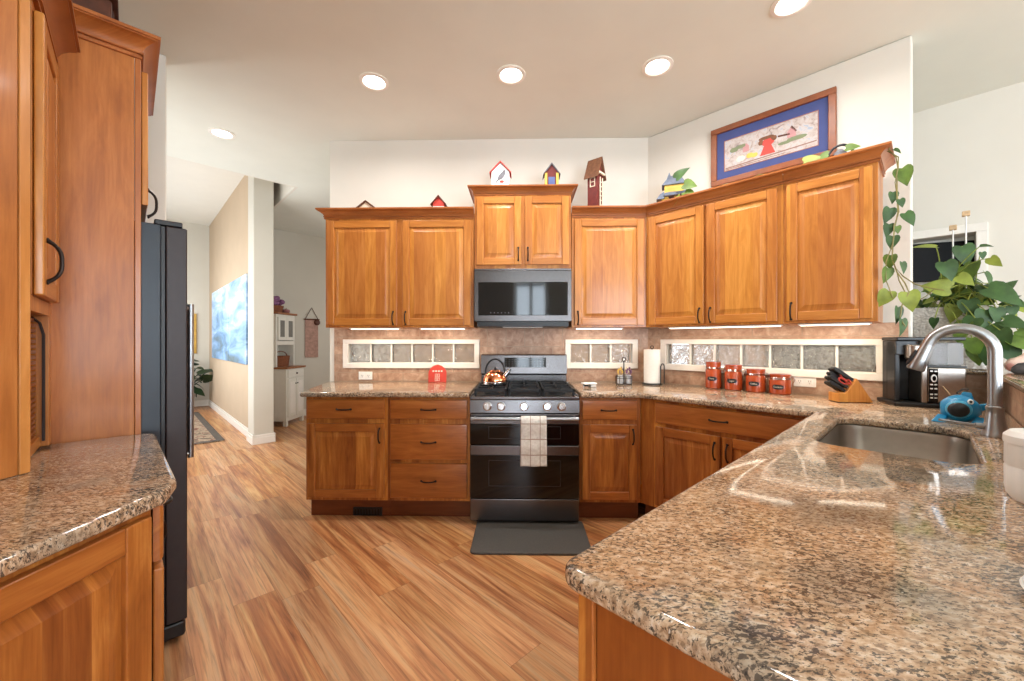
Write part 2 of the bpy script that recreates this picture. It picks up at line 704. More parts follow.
def text(txt, size, mat, name, parent, loc, rot, depth=.0006):
    cu = bpy.data.curves.new(name, 'FONT')
    cu.body = txt
    cu.size = size
    cu.align_x = 'CENTER'
    cu.align_y = 'CENTER'
    cu.extrude = depth
    tmp = bpy.data.objects.new('tmp', cu)
    COL.objects.link(tmp)
    dg = bpy.context.evaluated_depsgraph_get()
    me = bpy.data.meshes.new_from_object(tmp.evaluated_get(dg))
    bpy.data.objects.remove(tmp)
    me.materials.clear()
    me.materials.append(mat)
    o = bpy.data.objects.new(name, me)
    COL.objects.link(o)
    o.parent = parent
    o.location = loc
    o.rotation_euler = rot
    return o


def gridwall(m, u0, u1, z0, z1, y0, y1, holes):
    """Wall slab along local x with rectangular holes (u0,u1,z0,z1)."""
    us = sorted({u0, u1, *[h[0] for h in holes], *[h[1] for h in holes]})
    zs = sorted({z0, z1, *[h[2] for h in holes], *[h[3] for h in holes]})
    solid = lambda i, j: 0 <= i < len(us) - 1 and 0 <= j < len(zs) - 1 and not any(
        h[0] <= us[i] and us[i + 1] <= h[1] and h[2] <= zs[j] and zs[j + 1] <= h[3] for h in holes)
    for i in range(len(us) - 1):
        for j in range(len(zs) - 1):
            if not solid(i, j):
                continue
            a, b, c, d = us[i], us[i + 1], zs[j], zs[j + 1]
            m.quad((a, y0, c), (b, y0, c), (b, y0, d), (a, y0, d))
            m.quad((a, y1, c), (a, y1, d), (b, y1, d), (b, y1, c))
            if not solid(i - 1, j):
                m.quad((a, y0, c), (a, y0, d), (a, y1, d), (a, y1, c))
            if not solid(i + 1, j):
                m.quad((b, y0, c), (b, y1, c), (b, y1, d), (b, y0, d))
            if not solid(i, j - 1):
                m.quad((a, y0, c), (a, y1, c), (b, y1, c), (b, y0, c))
            if not solid(i, j + 1):
                m.quad((a, y0, d), (b, y0, d), (b, y1, d), (a, y1, d))
    bmesh.ops.remove_doubles(m.bm, verts=m.bm.verts[:], dist=1e-5)
    return m


CROWN = [(0, 0), (.009, 0), (.009, .009), (.004, .010), (.004, .014), (.013, .015), (.013, .022), (.009, .023), (.012, .030), (.020, .043), (.034, .054), (.046, .059), (.050, .060), (.050, .064), (.056, .064), (.056, .075), (0, .075)]


def crown(parent, path, z, prev=None, nxt=None, k=1.0, mat=None, name='crown'):
    """Moulding swept along a 2D path (outward is to the right of travel), mitred."""
    pts = [Vector(p) for p in path]
    full = ([Vector(prev)] if prev else []) + pts + ([Vector(nxt)] if nxt else [])
    o = 1 if prev else 0
    m = MB()
    rings = []
    for i, p in enumerate(pts):
        j = i + o
        ds = []
        if j > 0:
            ds.append((full[j] - full[j - 1]).normalized())
        if j < len(full) - 1:
            ds.append((full[j + 1] - full[j]).normalized())
        ns = [Vector((d.y, -d.x)) for d in ds]
        mt = ns[0] if len(ns) == 1 else (ns[0] + ns[1]) / (1 + ns[0].dot(ns[1]))
        rings.append([(p.x + mt.x * u * k, p.y + mt.y * u * k, z + h * k) for u, h in CROWN])
    m.loops(rings)
    return m.build(name, mat or WC, parent, smooth=30)


def pull(parent, p, axis='z', L=.1, off=.028, r=.0048, mat=None, name='handle'):
    """Arched bar pull centred at p on a front face that looks to -y."""
    pts = []
    for i in range(13):
        t = -1 + 2 * i / 12
        h = off * (1 - abs(t) ** 3.2)
        d = t * L / 2
        pts.append((p[0], p[1] - h, p[2] + d) if axis == 'z' else (p[0] + d, p[1] - h, p[2]))
    m = MB().tube(pts, [r * (1.35 if i in (0, 12) else 1) for i in range(13)], 8)
    for sgn in (-1, 1):
        q = (p[0], p[1] - .002, p[2] + sgn * L / 2) if axis == 'z' else (p[0] + sgn * L / 2, p[1] - .002, p[2])
        m.ell(q, .008, .004, .008, 10, 6)
    return m.build(name, mat or BRONZE, parent)


def door(parent, x0, x1, z0, z1, y, handle=None, st=.056, mats=None, name='door'):
    wv, wh = mats or (WV, WH)
    m = MB()
    t = .021
    m.box(x0, x0 + st, y, y + t, z0, z1)
    m.box(x1 - st, x1, y, y + t, z0, z1)
    m.mi = 1
    m.box(x0 + st, x1 - st, y + .0008, y + t, z0, z0 + st)
    m.box(x0 + st, x1 - st, y + .0008, y + t, z1 - st, z1)
    m.mi = 0
    d = m.build(name, [wv, wh], parent, .0045, 2)
    q = MB()
    a0, a1, b0, b1 = x0 + st - .003, x1 - st + .003, z0 + st - .003, z1 - st + .003
    sets = [(0, y + .017), (.003, y + .013), (.010, y + .012), (.036, y + .0035), (.040, y + .002)]
    q.loops([[(a0 + i, yy, b0 + i), (a1 - i, yy, b0 + i), (a1 - i, yy, b1 - i), (a0 + i, yy, b1 - i)] for i, yy in sets])
    q.build('panel', wv, d, smooth=20)
    if handle:
        pull(d, (handle[0], y, handle[1]), 'z')
    return d


def drawer(parent, x0, x1, z0, z1, y, hx=None, mats=None, name='drawer'):
    m = MB()
    i = .012
    m.loops([[(x0, y + .021, z0), (x1, y + .021, z0), (x1, y + .021, z1), (x0, y + .021, z1)],
             [(x0, y + .008, z0), (x1, y + .008, z0), (x1, y + .008, z1), (x0, y + .008, z1)],
             [(x0 + .004, y + .002, z0 + .004), (x1 - .004, y + .002, z0 + .004), (x1 - .004, y + .002, z1 - .004), (x0 + .004, y + .002, z1 - .004)],
             [(x0 + i, y, z0 + i), (x1 - i, y, z0 + i), (x1 - i, y, z1 - i), (x0 + i, y, z1 - i)]])
    d = m.build(name, mats or WBH, parent, smooth=20)
    if hx is not None:
        pull(d, (hx, y, (z0 + z1) / 2), 'x')
    return d


# ------------------------------------------------------------------ setting
CZ, HZ = 3.056, 3.507
m = MB(); m.box(-12, 9, -9, 9, -.05, 0)
fl = struct(m.build('floor', FLOOR, smooth=0)); fl.rotation_euler = (0, 0, R(-45))


def dpoly(*pts):
    return [tuple(D(a, n).xy) for a, n in pts]


m = MB()
m.prism(dpoly((-5.118, 4), (8, 4), (8, -6.2), (-.75, -6.2), (-.75, -3.40)) + [(1.15, 3.65), (-1.60, 3.65)] + dpoly((-5.118, -2.82)), CZ, CZ + .1)
m.prism(dpoly((-10, -1.40), (-5.118, -1.40), (-5.118, -2.82), (-8.50, -6.2), (-10, -6.2)), CZ, CZ + .1)
struct(m.build('ceiling', CEIL, smooth=0))
m = MB()
m.prism(dpoly((-10.2, 2.2), (-5.0, 2.2), (-5.0, -1.5), (-10.2, -1.5)), HZ, HZ + .08)
m.prism(dpoly((-5.122, 2.2), (-5.10, 2.2), (-5.10, -1.39), (-5.122, -1.39)), CZ - .001, HZ)
m.prism(dpoly((-10.2, -1.42), (-5.10, -1.42), (-5.10, -1.394), (-10.2, -1.394)), CZ - .001, HZ)
struct(m.build('trim_1', WALL, smooth=0))

# kitchen walls
WZ0, WZ1 = 1.045, 1.262
h1 = (-1.548, -.372, WZ0, WZ1)
h2 = (.402, .999, WZ0, WZ1)
h3 = (-1.552, -.196, WZ0, WZ1)
m = gridwall(MB(), -1.714, 1.13, 0, CZ, 3.55, 3.68, [h1, h2])
struct(m.build('wall_back', WALL, smooth=0))
m = gridwall(MB(), -1.73, -.074, 0, CZ, 3.301, 3.43, [h3])
o = struct(m.build('wall_angled', WALL, bevel=.012, smooth=0)); o.rotation_euler = (0, 0, R(-45))
# backsplash tile
m = gridwall(MB(), -1.668, 1.118, .905, 1.40, 3.535, 3.5495, [h1, h2])
struct(m.build('trim_2', TILE, smooth=0))
m = gridwall(MB(), -1.712, -.09, .905, 1.376, 3.286, 3.3005, [h3])
o = struct(m.build('trim_3', TILE, smooth=0)); o.rotation_euler = (0, 0, R(-45))
m = MB().box(-.362, .40, 3.530, 3.5348, .905, 1.84)
struct(m.build('trim_4', TILE_BIG, smooth=0))


def slit_window(name, u0, u1, n, y, rz):
    w = thing(name, '', '', rotz=rz)
    del w['label'], w['category']
    w['kind'] = 'structure'
    z0, z1 = 1.022, 1.277
    m = MB()
    t = .046
    yo = y - .016
    m.box(u0, u1, yo, y, z0, z0 + t)
    m.box(u0, u1, yo, y, z1 - t + .008, z1)
    m.box(u0, u0 + t, yo, y, z0 + t, z1 - t + .008)
    m.box(u1 - t, u1, yo, y, z0 + t, z1 - t + .008)
    m.box(u0 + t, u1 - t, y, y + .03, z0 + t - .006, z0 + t + .004)
    m.build('window_frame', FRAMEW, w, .004)
    g0, g1 = u0 + t + .004, u1 - t - .004
    k = (g1 - g0) / n
    mm = MB()
    for i in range(n):
        bx('glass_block', GBLOCK, w, g0 + i * k + .007, g0 + (i + 1) * k - .007, y + .03, y + .10, z0 + t + .004, z1 - t + .004, .006)
        if i:
            mm.box(g0 + i * k - .007, g0 + i * k + .007, y + .022, y + .095, z0 + t, z1 - t + .006)
    mm.build('grout_strip', WHITE, w, .002)
    return w


slit_window('window_1', -1.585, -.367, 6, 3.535, 0)
slit_window('window_2', .388, 1.021, 3, 3.535, 0)
slit_window('window_3', -1.593, -.182, 7, 3.286, -45)
# masonry outside, seen through the glass blocks
m = MB(); m.box(-1.5, 1.6, 5.0, 5.1, -.5, 2.0)
struct(m.build('wall_outside', EXT, smooth=0))
m = MB(); m.box(-1.9, -.9, 4.6, 4.7, -.5, 1.9)
o = struct(m.build('wall_courtyard', EXT, smooth=0)); o.rotation_euler = (0, 0, R(-45))

# low walls behind the sink, tiled towards the kitchen
m = MB()
m.box(-.5, .276, 3.63, 3.75, 0, 1.068)
m.box(.276, .40, .75, 3.75, 0, 1.068)
o = struct(m.build('wall_bar', TILE, smooth=0)); o.rotation_euler = (0, 0, R(-45))
# nook beyond
NW = 4.46
m = gridwall(MB(), -.85, 3.2, 0, CZ, NW, NW + .35, [(-.6, .228, 1.15, 2.06)])
m.box(-.7, .35, NW + .16, NW + .25, 1.0, 2.2)
o = struct(m.build('wall_nook', WALL, smooth=0)); o.rotation_euler = (0, 0, R(-45))
m = MB()
m.box(-.6, .285, NW - .018, NW, 2.06, 2.12)
m.box(.228, .285, NW - .018, NW, 1.1, 2.06)
o = struct(m.build('trim_5', WHITE, bevel=.004)); o.rotation_euler = (0, 0, R(-45))

# room behind the camera
m = gridwall(MB(), -2.2, 5.6, 0, CZ, -3.45, -3.3, [(-.12, .58, .25, 2.65), (1.65, 3.85, .6, 2.8)])
struct(m.build('wall_rear', WALL, smooth=0))
m = gridwall(MB(), -3.4, 2.6, 0, CZ, -5.6, -5.45, [(-2.6, .9, .7, 2.7)])
o = struct(m.build('wall_right', WALL, smooth=0)); o.rotation_euler = (0, 0, R(90))
m = gridwall(MB(), -3.4, .5, 0, CZ, 2.05, 2.2, [(-2.9, -.6, .6, 2.6)])
o = struct(m.build('wall_left', WALL, smooth=0)); o.rotation_euler = (0, 0, R(90))
m = MB(); m.prism(dpoly((-3.5, .585), (.4, .585), (.4, .70), (-3.5, .70)), 0, CZ)
struct(m.build('wall_fridge', WALL, smooth=0))
m = MB(); m.prism(dpoly((-3.315, .6), (-3.315, -.167), (-3.44, -.167), (-3.44, .6)), 0, CZ)
struct(m.build('wall_niche', WALL, bevel=.01, smooth=0))
# rear windows with blinds; the wide right one is added to bring in light
for nm, x0, x1, z0, z1 in (('window_4', -.12, .58, .25, 2.65), ('added_window', 1.65, 3.85, .6, 2.8)):
    w = thing(nm, '', ''); del w['label'], w['category']; w['kind'] = 'structure'
    m = MB()
    xc = (x0 + x1) / 2
    m.box(x0 - .06, x0 + .02, -3.3, -3.08, z0, z1); m.box(x1 - .02, x1 + .06, -3.3, -3.08, z0, z1)
    m.box(x0 - .06, x1 + .06, -3.3, -3.08, z0 - .07, z0); m.box(x0 - .06, x1 + .06, -3.3, -3.08, z1, z1 + .08)
    m.box(xc - .035, xc + .035, -3.14, -3.08, z0, z1)
    m.build('window_frame', WHITE, w)
    m = MB()
    for k in range(int((z1 - z0 - .06) / .066)):
        z = z0 + .04 + k * .066
        m.box(x0 + .02, x1 - .02, -3.07, -3.03, z, z + .016)
    m.build('blind', WPLAST, w)

# hall
m = MB(); m.prism(dpoly((-5.98, -1.125), (-9.8, -1.125), (-9.8, -1.27), (-5.98, -1.27)), 0, HZ)
struct(m.build('wall_hall_right', TAN, smooth=0))
m = MB(); m.prism(dpoly((-5.68, -1.085), (-5.99, -1.085), (-5.99, -1.305), (-5.68, -1.305)), 0, HZ)
struct(m.build('wall_column', HALLW, bevel=.012, smooth=0))
m = MB(); m.prism(dpoly((-9.74, 1.6), (-9.9, 1.6), (-9.9, -1.4), (-9.74, -1.4)), 0, HZ)
struct(m.build('wall_hall_end', HALLW, smooth=0))
m = MB(); m.prism(dpoly((-3.3, .62), (-10, .62), (-10, .75), (-3.3, .75)), 0, HZ)
struct(m.build('wall_hall_left', HALLW, smooth=0))
m = MB(); m.prism(dpoly((-7.28, -1.27), (-7.4, -1.27), (-7.4, -6), (-7.28, -6)), 0, CZ)
struct(m.build('wall_dining', HALLW, smooth=0))
m = MB(); m.box(-1.66, -1.56, 3.68, 10.2, 0, CZ)
struct(m.build('wall_dining_right', HALLW, smooth=0))
m = MB(); m.prism(dpoly((-.75, -3.43), (-.75, -4.46), (-.85, -4.46), (-.85, -3.43)), 0, CZ)
struct(m.build('wall_nook_left', WALL, smooth=0))


def base_board(name, pts, t=.016, h=.115):
    m = MB()
    for (a0, n0), (a1, n1), (da, dn) in pts:
        m.prism(dpoly((a0, n0), (a1, n1), (a1 + da * t, n1 + dn * t), (a0 + da * t, n0 + dn * t)), 0, h * .72)
        m.prism(dpoly((a0, n0), (a1, n1), (a1 + da * t * .6, n1 + dn * t * .6), (a0 + da * t * .6, n0 + dn * t * .6)), h * .72, h)
    return struct(m.build(name, WHITE, bevel=.003))


base_board('baseboard_hall', [((-5.99, -1.125), (-9.74, -1.125), (0, 1)), ((-9.74, -1.125), (-9.74, .6), (1, 0))])
base_board('baseboard_column', [((-5.68, -1.07), (-5.68, -1.32), (1, 0)), ((-5.665, -1.085), (-5.99, -1.085), (0, 1)), ((-5.665, -1.305), (-5.99, -1.305), (0, -1))])
base_board('baseboard_dining', [((-7.28, -1.3), (-7.28, -5.4), (1, 0))])

# ------------------------------------------------------------------ recessed ceiling lights
for (a, n), lab in (((-4.222, -.575), 'recessed ceiling light nearest the hall opening'),
                    ((-2.656, -1.22), 'recessed ceiling light above the left upper cabinets'),
                    ((-1.95, -1.854), 'recessed ceiling light in front of the microwave, middle of the row'),
                    ((-1.23, -2.487), 'recessed ceiling light by the top of the framed picture wall'),
                    ((-.506, -2.53), 'recessed ceiling light cut off by the top edge of the photo')):
    p = D(a, n, CZ)
    t = thing('recessed_light', lab, 'ceiling light', p, group='recessed ceiling lights')
    MB().lathe([(.098, -.001), (.098, -.006), (.078, -.010), (.070, -.004)], cap=False, seg=28).build('trim_ring', WHITE, t)
    MB().lathe([(.001, -.002), (.072, -.003)], cap=False, seg=28).build('lens', LAMP, t)
    area('bulb_light', (0, 0, -.02), (0, 0, -1), .13, .13, 10.5, (1, .97, .94), t, 165, 'DISK')

# ------------------------------------------------------------------ back run: base cabinets
CT = .906
BM = (WB, WBH)


def base_cab(label, x0, x1, yf, kind, ends=(0, 0), rz=0, loc=None, group='base cabinets'):
    """Origin at the front left foot; local y goes into the wall; face frame at y=0, door faces at -.021."""
    t = thing('base_cabinet', label, 'cabinet', loc, rz, group)
    w = x1 - x0
    bx('body', WB, t, 0, w, 0, .70, .135, CT - .036, .003)
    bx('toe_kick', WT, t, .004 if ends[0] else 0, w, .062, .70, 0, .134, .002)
    return t, w


y_face = 2.81
t, w = base_cab('base cabinet at the left end of the back run, one drawer above one door', -1.528, -.943, y_face, 0, (1, 0), 0, (-1.528, y_face, 0))
drawer(t, .016, .563, .716, .851, -.021, .28)
door(t, .016, .563, .160, .682, -.021, (.533, .60), mats=BM)
g = bx('vent_grille', BLACK, t, .315, .525, .050, .062, .004, .064, .003, label='black vent grille')
m = MB()
for k in range(9):
    m.box(.330 + k * .021, .338 + k * .021, .048, .052, .014, .054)
m.build('vent_slat', BRONZE, g)
t, w = base_cab('base cabinet of three wide drawers beside the left of the range', -.943, -.359, y_face, 0, (0, 0), 0, (-.943, y_face, 0))
drawer(t, .022, .566, .716, .851, -.021, .294)
drawer(t, .022, .566, .430, .680, -.021, .294)
drawer(t, .022, .566, .160, .404, -.021, .294)
t, w = base_cab('narrow base cabinet just right of the range, one drawer above one door', .409, .835, y_face, 0, (0, 0), 0, (.409, y_face, 0))
drawer(t, .016, .396, .716, .851, -.021, .20)
door(t, .016, .396, .160, .682, -.021, (.366, .60), mats=BM)
bp = (.835, 2.81)
ba, bn = (bp[0] - bp[1]) * S2, -(bp[0] + bp[1]) * S2
t, w = base_cab('angled corner base cabinet under the orange canisters, wide drawer over two doors', 0, .98, 0, 0, (0, 0), -45, D(ba, bn))
drawer(t, .115, .97, .716, .851, -.021, .515)
door(t, .115, .524, .160, .690, -.021, (.494, .60), mats=BM)
door(t, .536, .97, .160, .690, -.021, (.566, .60), mats=BM)
# peninsula
t = thing('peninsula_cabinet', 'cabinet under the large granite peninsula, plain end panel facing the camera', 'cabinet', D(-.388, -.535), -45)
MB().box(0, .60, 0, 1.17, .10, CT - .036).box(0, .60, 1.17, 1.98, .10, .62).box(0, .03, 1.17, 1.98, .62, CT - .036).build('body', WB, t, .003)
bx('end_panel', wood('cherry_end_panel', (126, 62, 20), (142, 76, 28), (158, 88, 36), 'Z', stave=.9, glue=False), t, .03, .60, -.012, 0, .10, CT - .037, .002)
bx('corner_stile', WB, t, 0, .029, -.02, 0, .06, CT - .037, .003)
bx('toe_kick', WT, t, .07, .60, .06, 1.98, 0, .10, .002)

# countertops
yw = 3.5345
slab('countertop', rounded([(-1.555, 2.765), (-.362, 2.765), (-.362, yw), (-1.70, yw), (-1.70, 3.47)], [.03, .004, 0, 0, .02]), CT - .034, CT, GRAN)
tag(bpy.data.objects['countertop'], 'granite countertop on the back run left of the range', 'countertop', 'granite countertops')
c2 = [(.412, 2.765), (.806, 2.765)] + dpoly((-.408, -2.525), (-.420, -.500), (.272, -.500), (.272, -3.628), (-.072, -3.628), (-.072, -3.285), (-1.708, -3.285)) + [(.412, yw)]
c2 = rounded(c2, [.004, .02, .012, .036, .0, 0, 0, 0, 0, 0], 8)
sink_hole = rounded(dpoly((-.298, -1.77), (.105, -1.77), (.105, -2.47), (-.298, -2.47)), .085, 7)
o = slab('countertop', c2, CT - .034, CT, GRAN, holes=[sink_hole])
tag(o, 'large granite countertop running from the range past the sink to the near peninsula end', 'countertop', 'granite countertops')
# the bar ledge
o = slab('bar_ledge', dpoly((-.5, -3.60), (.236, -3.60), (.236, -.70), (.66, -.70), (.66, -4.0), (-.5, -4.0)), 1.069, 1.10, GRAN)
tag(o, 'raised granite bar ledge behind the sink, carrying the silver planter', 'ledge')

# ------------------------------------------------------------------ upper cabinets
UB, UT = 1.372, 2.245


def upper(label, loc, rz, w, depth, z0, z1):
    t = thing('upper_cabinet', label, 'cabinet', loc, rz, 'upper cabinets')
    bx('body', WV, t, 0, w, 0, depth, z0, z1 + .045, .003)
    return t


yu = 3.19
t = upper('double-door upper cabinet left of the microwave', (-1.576, yu, 0), 0, 1.199, .3445, UB, UT)
door(t, .020, .582, UB + .016, UT - .018, -.021, (.555, UB + .075))
door(t, .628, 1.176, UB + .016, UT - .018, -.021, (.655, UB + .075))
crown(t, [(0, .344), (0, 0), (1.199, 0)], UT)
# over the microwave, deeper and higher
t = upper('short double-door upper cabinet directly above the microwave', (-.372, 3.178, 0), 0, .768, .3565, 1.832, 2.422)
door(t, .020, .374, 1.866, 2.408, -.021, (.350, 1.866 + .085))
door(t, .402, .750, 1.866, 2.408, -.021, (.426, 1.866 + .085))
crown(t, [(0, .356), (0, 0), (.768, 0), (.768, .356)], 2.422, k=.88)
t = upper('single-door upper cabinet just right of the microwave', (.401, yu, 0), 0, .588, .3445, UB, UT)
door(t, .022, .568, UB + .016, UT - .018, -.021, (.048, UB + .075))
up_c = Vector((.989, yu))
ua, un = (up_c.x - up_c.y) * S2, -(up_c.x + up_c.y) * S2
crown(t, [(0, 0), (.588, 0)], UT, nxt=(.588 + S2, -S2))
t = upper('double-door upper cabinet on the angled wall', D(ua, un), -45, .922, .3095, UB, UT)
door(t, .030, .445, UB + .016, UT - .018, -.021, (.418, UB + .075))
door(t, .464, .890, UB + .016, UT - .018, -.021, (.492, UB + .075))
crown(t, [(0, 0), (.922, 0)], UT, prev=(-S2, S2 * -1))
t = upper('single-door upper cabinet at the right end, under the trailing vine', D(ua + .923, un), -45, .436, .3095, UB, UT)
door(t, .016, .415, UB + .016, UT - .018, -.021, (.042, UB + .075))
crown(t, [(0, 0), (.436, 0), (.436, .309)], UT)

# under-cabinet light bars
for lab, loc, rz, L in (('thin under-cabinet light bar beneath the left door of the left upper cabinet', (-1.20, 3.26, UB), 0, .40),
                        ('thin under-cabinet light bar beneath the upper cabinet door next to the microwave, left side', (-.64, 3.26, UB), 0, .37),
                        ('thin under-cabinet light bar above the glass-block window right of the range', (.63, 3.26, UB), 0, .38),
                        ('thin under-cabinet light bar beneath the double-door angled cabinet', D(-1.03, -3.03, UB), -45, .74),
                        ('thin under-cabinet light bar beneath the right-end angled cabinet', D(-.40, -3.03, UB), -45, .34)):
    t = thing('light_bar', lab, 'lamp', loc, rz, 'under-cabinet light bars')
    bx('housing', WPLAST, t, -L / 2, L / 2, -.03, .03, -.010, -.001, .002)
    bx('lens', BAR, t, -L / 2 + .01, L / 2 - .01, -.022, .022, -.0135, -.0102, .001)
    area('strip_light', (0, 0, -.024), (0, .25, -1), L - .03, .04, 1.9, (1, .84, .64), t)

# ------------------------------------------------------------------ range
RX = .0235
rg = thing('range', 'black stainless gas range with double oven doors between the base cabinets', 'stove', (RX, 2.74, 0))
hw = .374
bx('body', DSTEEL, rg, -hw, hw, .03, .79, .025, .86, .003)
for sx in (-1, 1):
    for y in (.08, .70):
        MB().lathe([(.016, 0), (.016, .026)], (sx * .33, y, 0), 12).build('foot', BLACK, rg)
bx('storage_drawer', DSTEEL, rg, -hw, hw, -.002, .029, .030, .184, .008)


def oven_door(name, z0, z1, g0, g1):
    d = bx(name, DSTEEL, rg, -hw, hw, -.012, .029, z0, z1, .007)
    bx('door_glass', BLKGLASS, d, -hw + .006, hw - .006, -.0155, -.011, g0, g1, .002)
    m = MB()
    a0, a1, b0, b1 = -.245, .245, g0 + (g1 - g0) * .28, g1 - (g1 - g0) * .12
    for q in ((a0, a1, b0, b0 + .003), (a0, a1, b1 - .003, b1), (a0, a0 + .003, b0, b1), (a1 - .003, a1, b0, b1)):
        m.box(q[0], q[1], -.0162, -.0154, q[2], q[3])
    m.build('window_outline', SLATE, d, smooth=0)
    return d


oven_door('lower_oven_door', .188, .553, .192, .487)
d = oven_door('upper_oven_door', .556, .770, .558, .700)
m = MB()
m.tube([(-hw + .012, -.055, .742), (hw - .012, -.055, .742)], .0125, 14)
for sx in (-1, 1):
    m.tube([(sx * (hw - .035), -.055, .742), (sx * (hw - .035), -.008, .742)], .009, 10)
m.build('handle', SATIN, d, label='bright bar handle')
cp = MB().yprism([(.03, .774), (-.020, .774), (-.010, .862), (.03, .866)], -hw, hw).build('control_panel', DSTEEL, rg, .003)
for kx in (-.2535, -.1595, -.0035, .1535, .2515):
    k = MB()
    k.M = Matrix.Translation((kx, -.016, .819)) @ Matrix.Rotation(R(84), 4, 'X')
    k.lathe([(.030, 0), (.030, .004), (.0245, .006), (.0235, .030), (.020, .034), (.001, .034)], seg=22)
    k.box(-.0035, .0035, -.022, .022, .030, .038)
    kn = k.build('knob', CHROME, cp)
ck = bx('cooktop', BLACK, rg, -hw, hw, -.016, .66, .862, .884, .006)
bx('front_lip', DSTEEL, ck, -hw, hw, -.022, .03, .8635, .8865, .006)
for sx in (-1, 1):
    bx('side_lip', DSTEEL, ck, sx * (hw - .007) - .007, sx * (hw - .007) + .007, .02, .66, .866, .892, .003)
for bxx, byy, rr in ((-.235, .16, .042), (-.235, .46, .036), (0, .31, .052), (.235, .16, .048), (.235, .46, .036)):
    bb = MB().lathe([(rr + .014, .884), (rr + .012, .894), (rr, .896), (rr, .906), (rr - .006, .911), (.001, .911)], (bxx, byy, 0), 22).build('burner', IRON, rg)
for gx in (-.236, 0, .236):
    m = MB()
    w2 = .112
    y0, y1 = .035, .60
    zt, zb = .932, .918
    for yy in (y0, y1 - .016):
        m.box(gx - w2, gx + w2, yy, yy + .016, zb - .008, zt)
    for xx in (gx - w2, gx + w2 - .014):
        m.box(xx, xx + .014, y0, y1, zb - .008, zt)
    m.box(gx - w2, gx + w2, .31, .324, zb, zt)
    for yc in (.17, .465):
        m.box(gx - w2, gx - .028, yc - .006, yc + .006, zb, zt)
        m.box(gx + .028, gx + w2, yc - .006, yc + .006, zb, zt)
        m.box(gx - .006, gx + .006, yc + .028, yc + .135, zb, zt)
        m.box(gx - .006, gx + .006, yc - .135, yc - .028, zb, zt)
    for xx in (gx - w2, gx + w2 - .016):
        for yy in (y0, y1 - .016):
            m.box(xx, xx + .016, yy, yy + .016, .884, zb)
    m.build('grate', IRON, rg, .003)
bg = MB().yprism([(.79, .86), (.70, .86), (.70, .975), (.655, .985), (.672, 1.143), (.70, 1.150), (.79, 1.150)], -.366, .380 - .014).build('backguard', DSTEEL, rg, .004)
dp = MB().yprism([(.672, 1.040), (.6578, 1.040), (.6668, 1.122), (.68, 1.122)], -.165, .188).build('display', BLKGLASS, bg, .001)
m = MB()
for i in range(13):
    for j in range(4):
        if 5 <= i <= 7 and j > 0:
            continue
        x = -.150 + i * .0265
        z = 1.050 + j * .019
        y = .6578 + (z - 1.040) * .11 - .0006
        m.box(x - .0055, x + .0055, y, y + .001, z - .002, z + .002)
m.build('button_mark', GREYR, dp, smooth=0)
m = MB()
for i in range(16):
    m.box(-.33 + i * .041, -.30 + i * .041, .697, .7005, .905, .915)
m.build('vent_slot', BLACK, bg, smooth=0)

# towel over the oven handle
m = MB()
TX0, TX1 = -.026, .146
for side, zb in ((0, .415), (1, .50)):
    pass
path = []
for k in range(26):
    z = .430 + (.742 - .430) * k / 25
    path.append((-.0755 + .004 * math.sin(k * .5), z))
for k in range(1, 9):
    th = math.pi * k / 9
    path.append((-.055 - .0185 * math.cos(th), .742 + .0185 * math.sin(th)))
for k in range(16):
    path.append((-.0345, .742 - (.742 - .47) * k / 15))
rows = []
for i, (y, z) in enumerate(path):
    r_ = []
    for j in range(13):
        u = j / 12
        amp = .004 * max(0, (1 - i / 26)) if i < 26 else 0
        widen = 1 + .03 * max(0, 1 - i / 26)
        r_.append(((u - .5) * (TX1 - TX0) * widen, y + amp * math.sin(u * 9 + i * .1), z))
    rows.append(r_)
m.loops(rows, closed=False, cap=False)
o = m.build('dish_towel', TOWEL, smooth=80)
o.location = (RX + (TX0 + TX1) / 2, 2.74, 0)
sd = o.modifiers.new('thick', 'SOLIDIFY'); sd.thickness = .003; sd.offset = 0
tag(o, 'white towel with brown grid lines hanging over the oven handle', 'towel')

# floor mat
o = slab('floor_mat', rounded([(-.305, 2.36), (.425, 2.36), (.425, 2.79), (-.305, 2.79)], .03), 0, .016, RUBBER, bev=.006)
tag(o, 'dark grey anti-fatigue mat on the floor before the range', 'mat')

# kettle
kt = thing('kettle', 'copper and steel kettle on the back left burner', 'kettle', (-.198, 3.06, .9325))
MB().lathe([(.088, 0), (.094, .006), (.094, .02), (.091, .024)], seg=28).build('base', CHROME, kt, label='steel base')
MB().lathe([(.090, .024), (.091, .04), (.082, .068), (.062, .090), (.042, .100), (.040, .102)], seg=28).build('body', COPPER, kt)
li = MB().lathe([(.042, .101), (.040, .107), (.018, .113), (.006, .114)], seg=20).build('lid', COPPER, kt)
MB().ell((0, 0, .122), .010, .010, .011, 12, 8).build('lid_knob', BLACK, li)
MB().tube([(.066, -.01, .060), (.090, -.014, .082), (.108, -.017, .112), (.115, -.018, .118)], [.021, .016, .012, .011], 12).build('spout', CHROME, kt)
hp = [(-.075 * math.cos(math.pi * k / 14) - .0, 0, .088 + .105 * math.sin(math.pi * k / 14)) for k in range(15)]
MB().tube(hp, .0075, 10).build('handle', BLACK, kt)

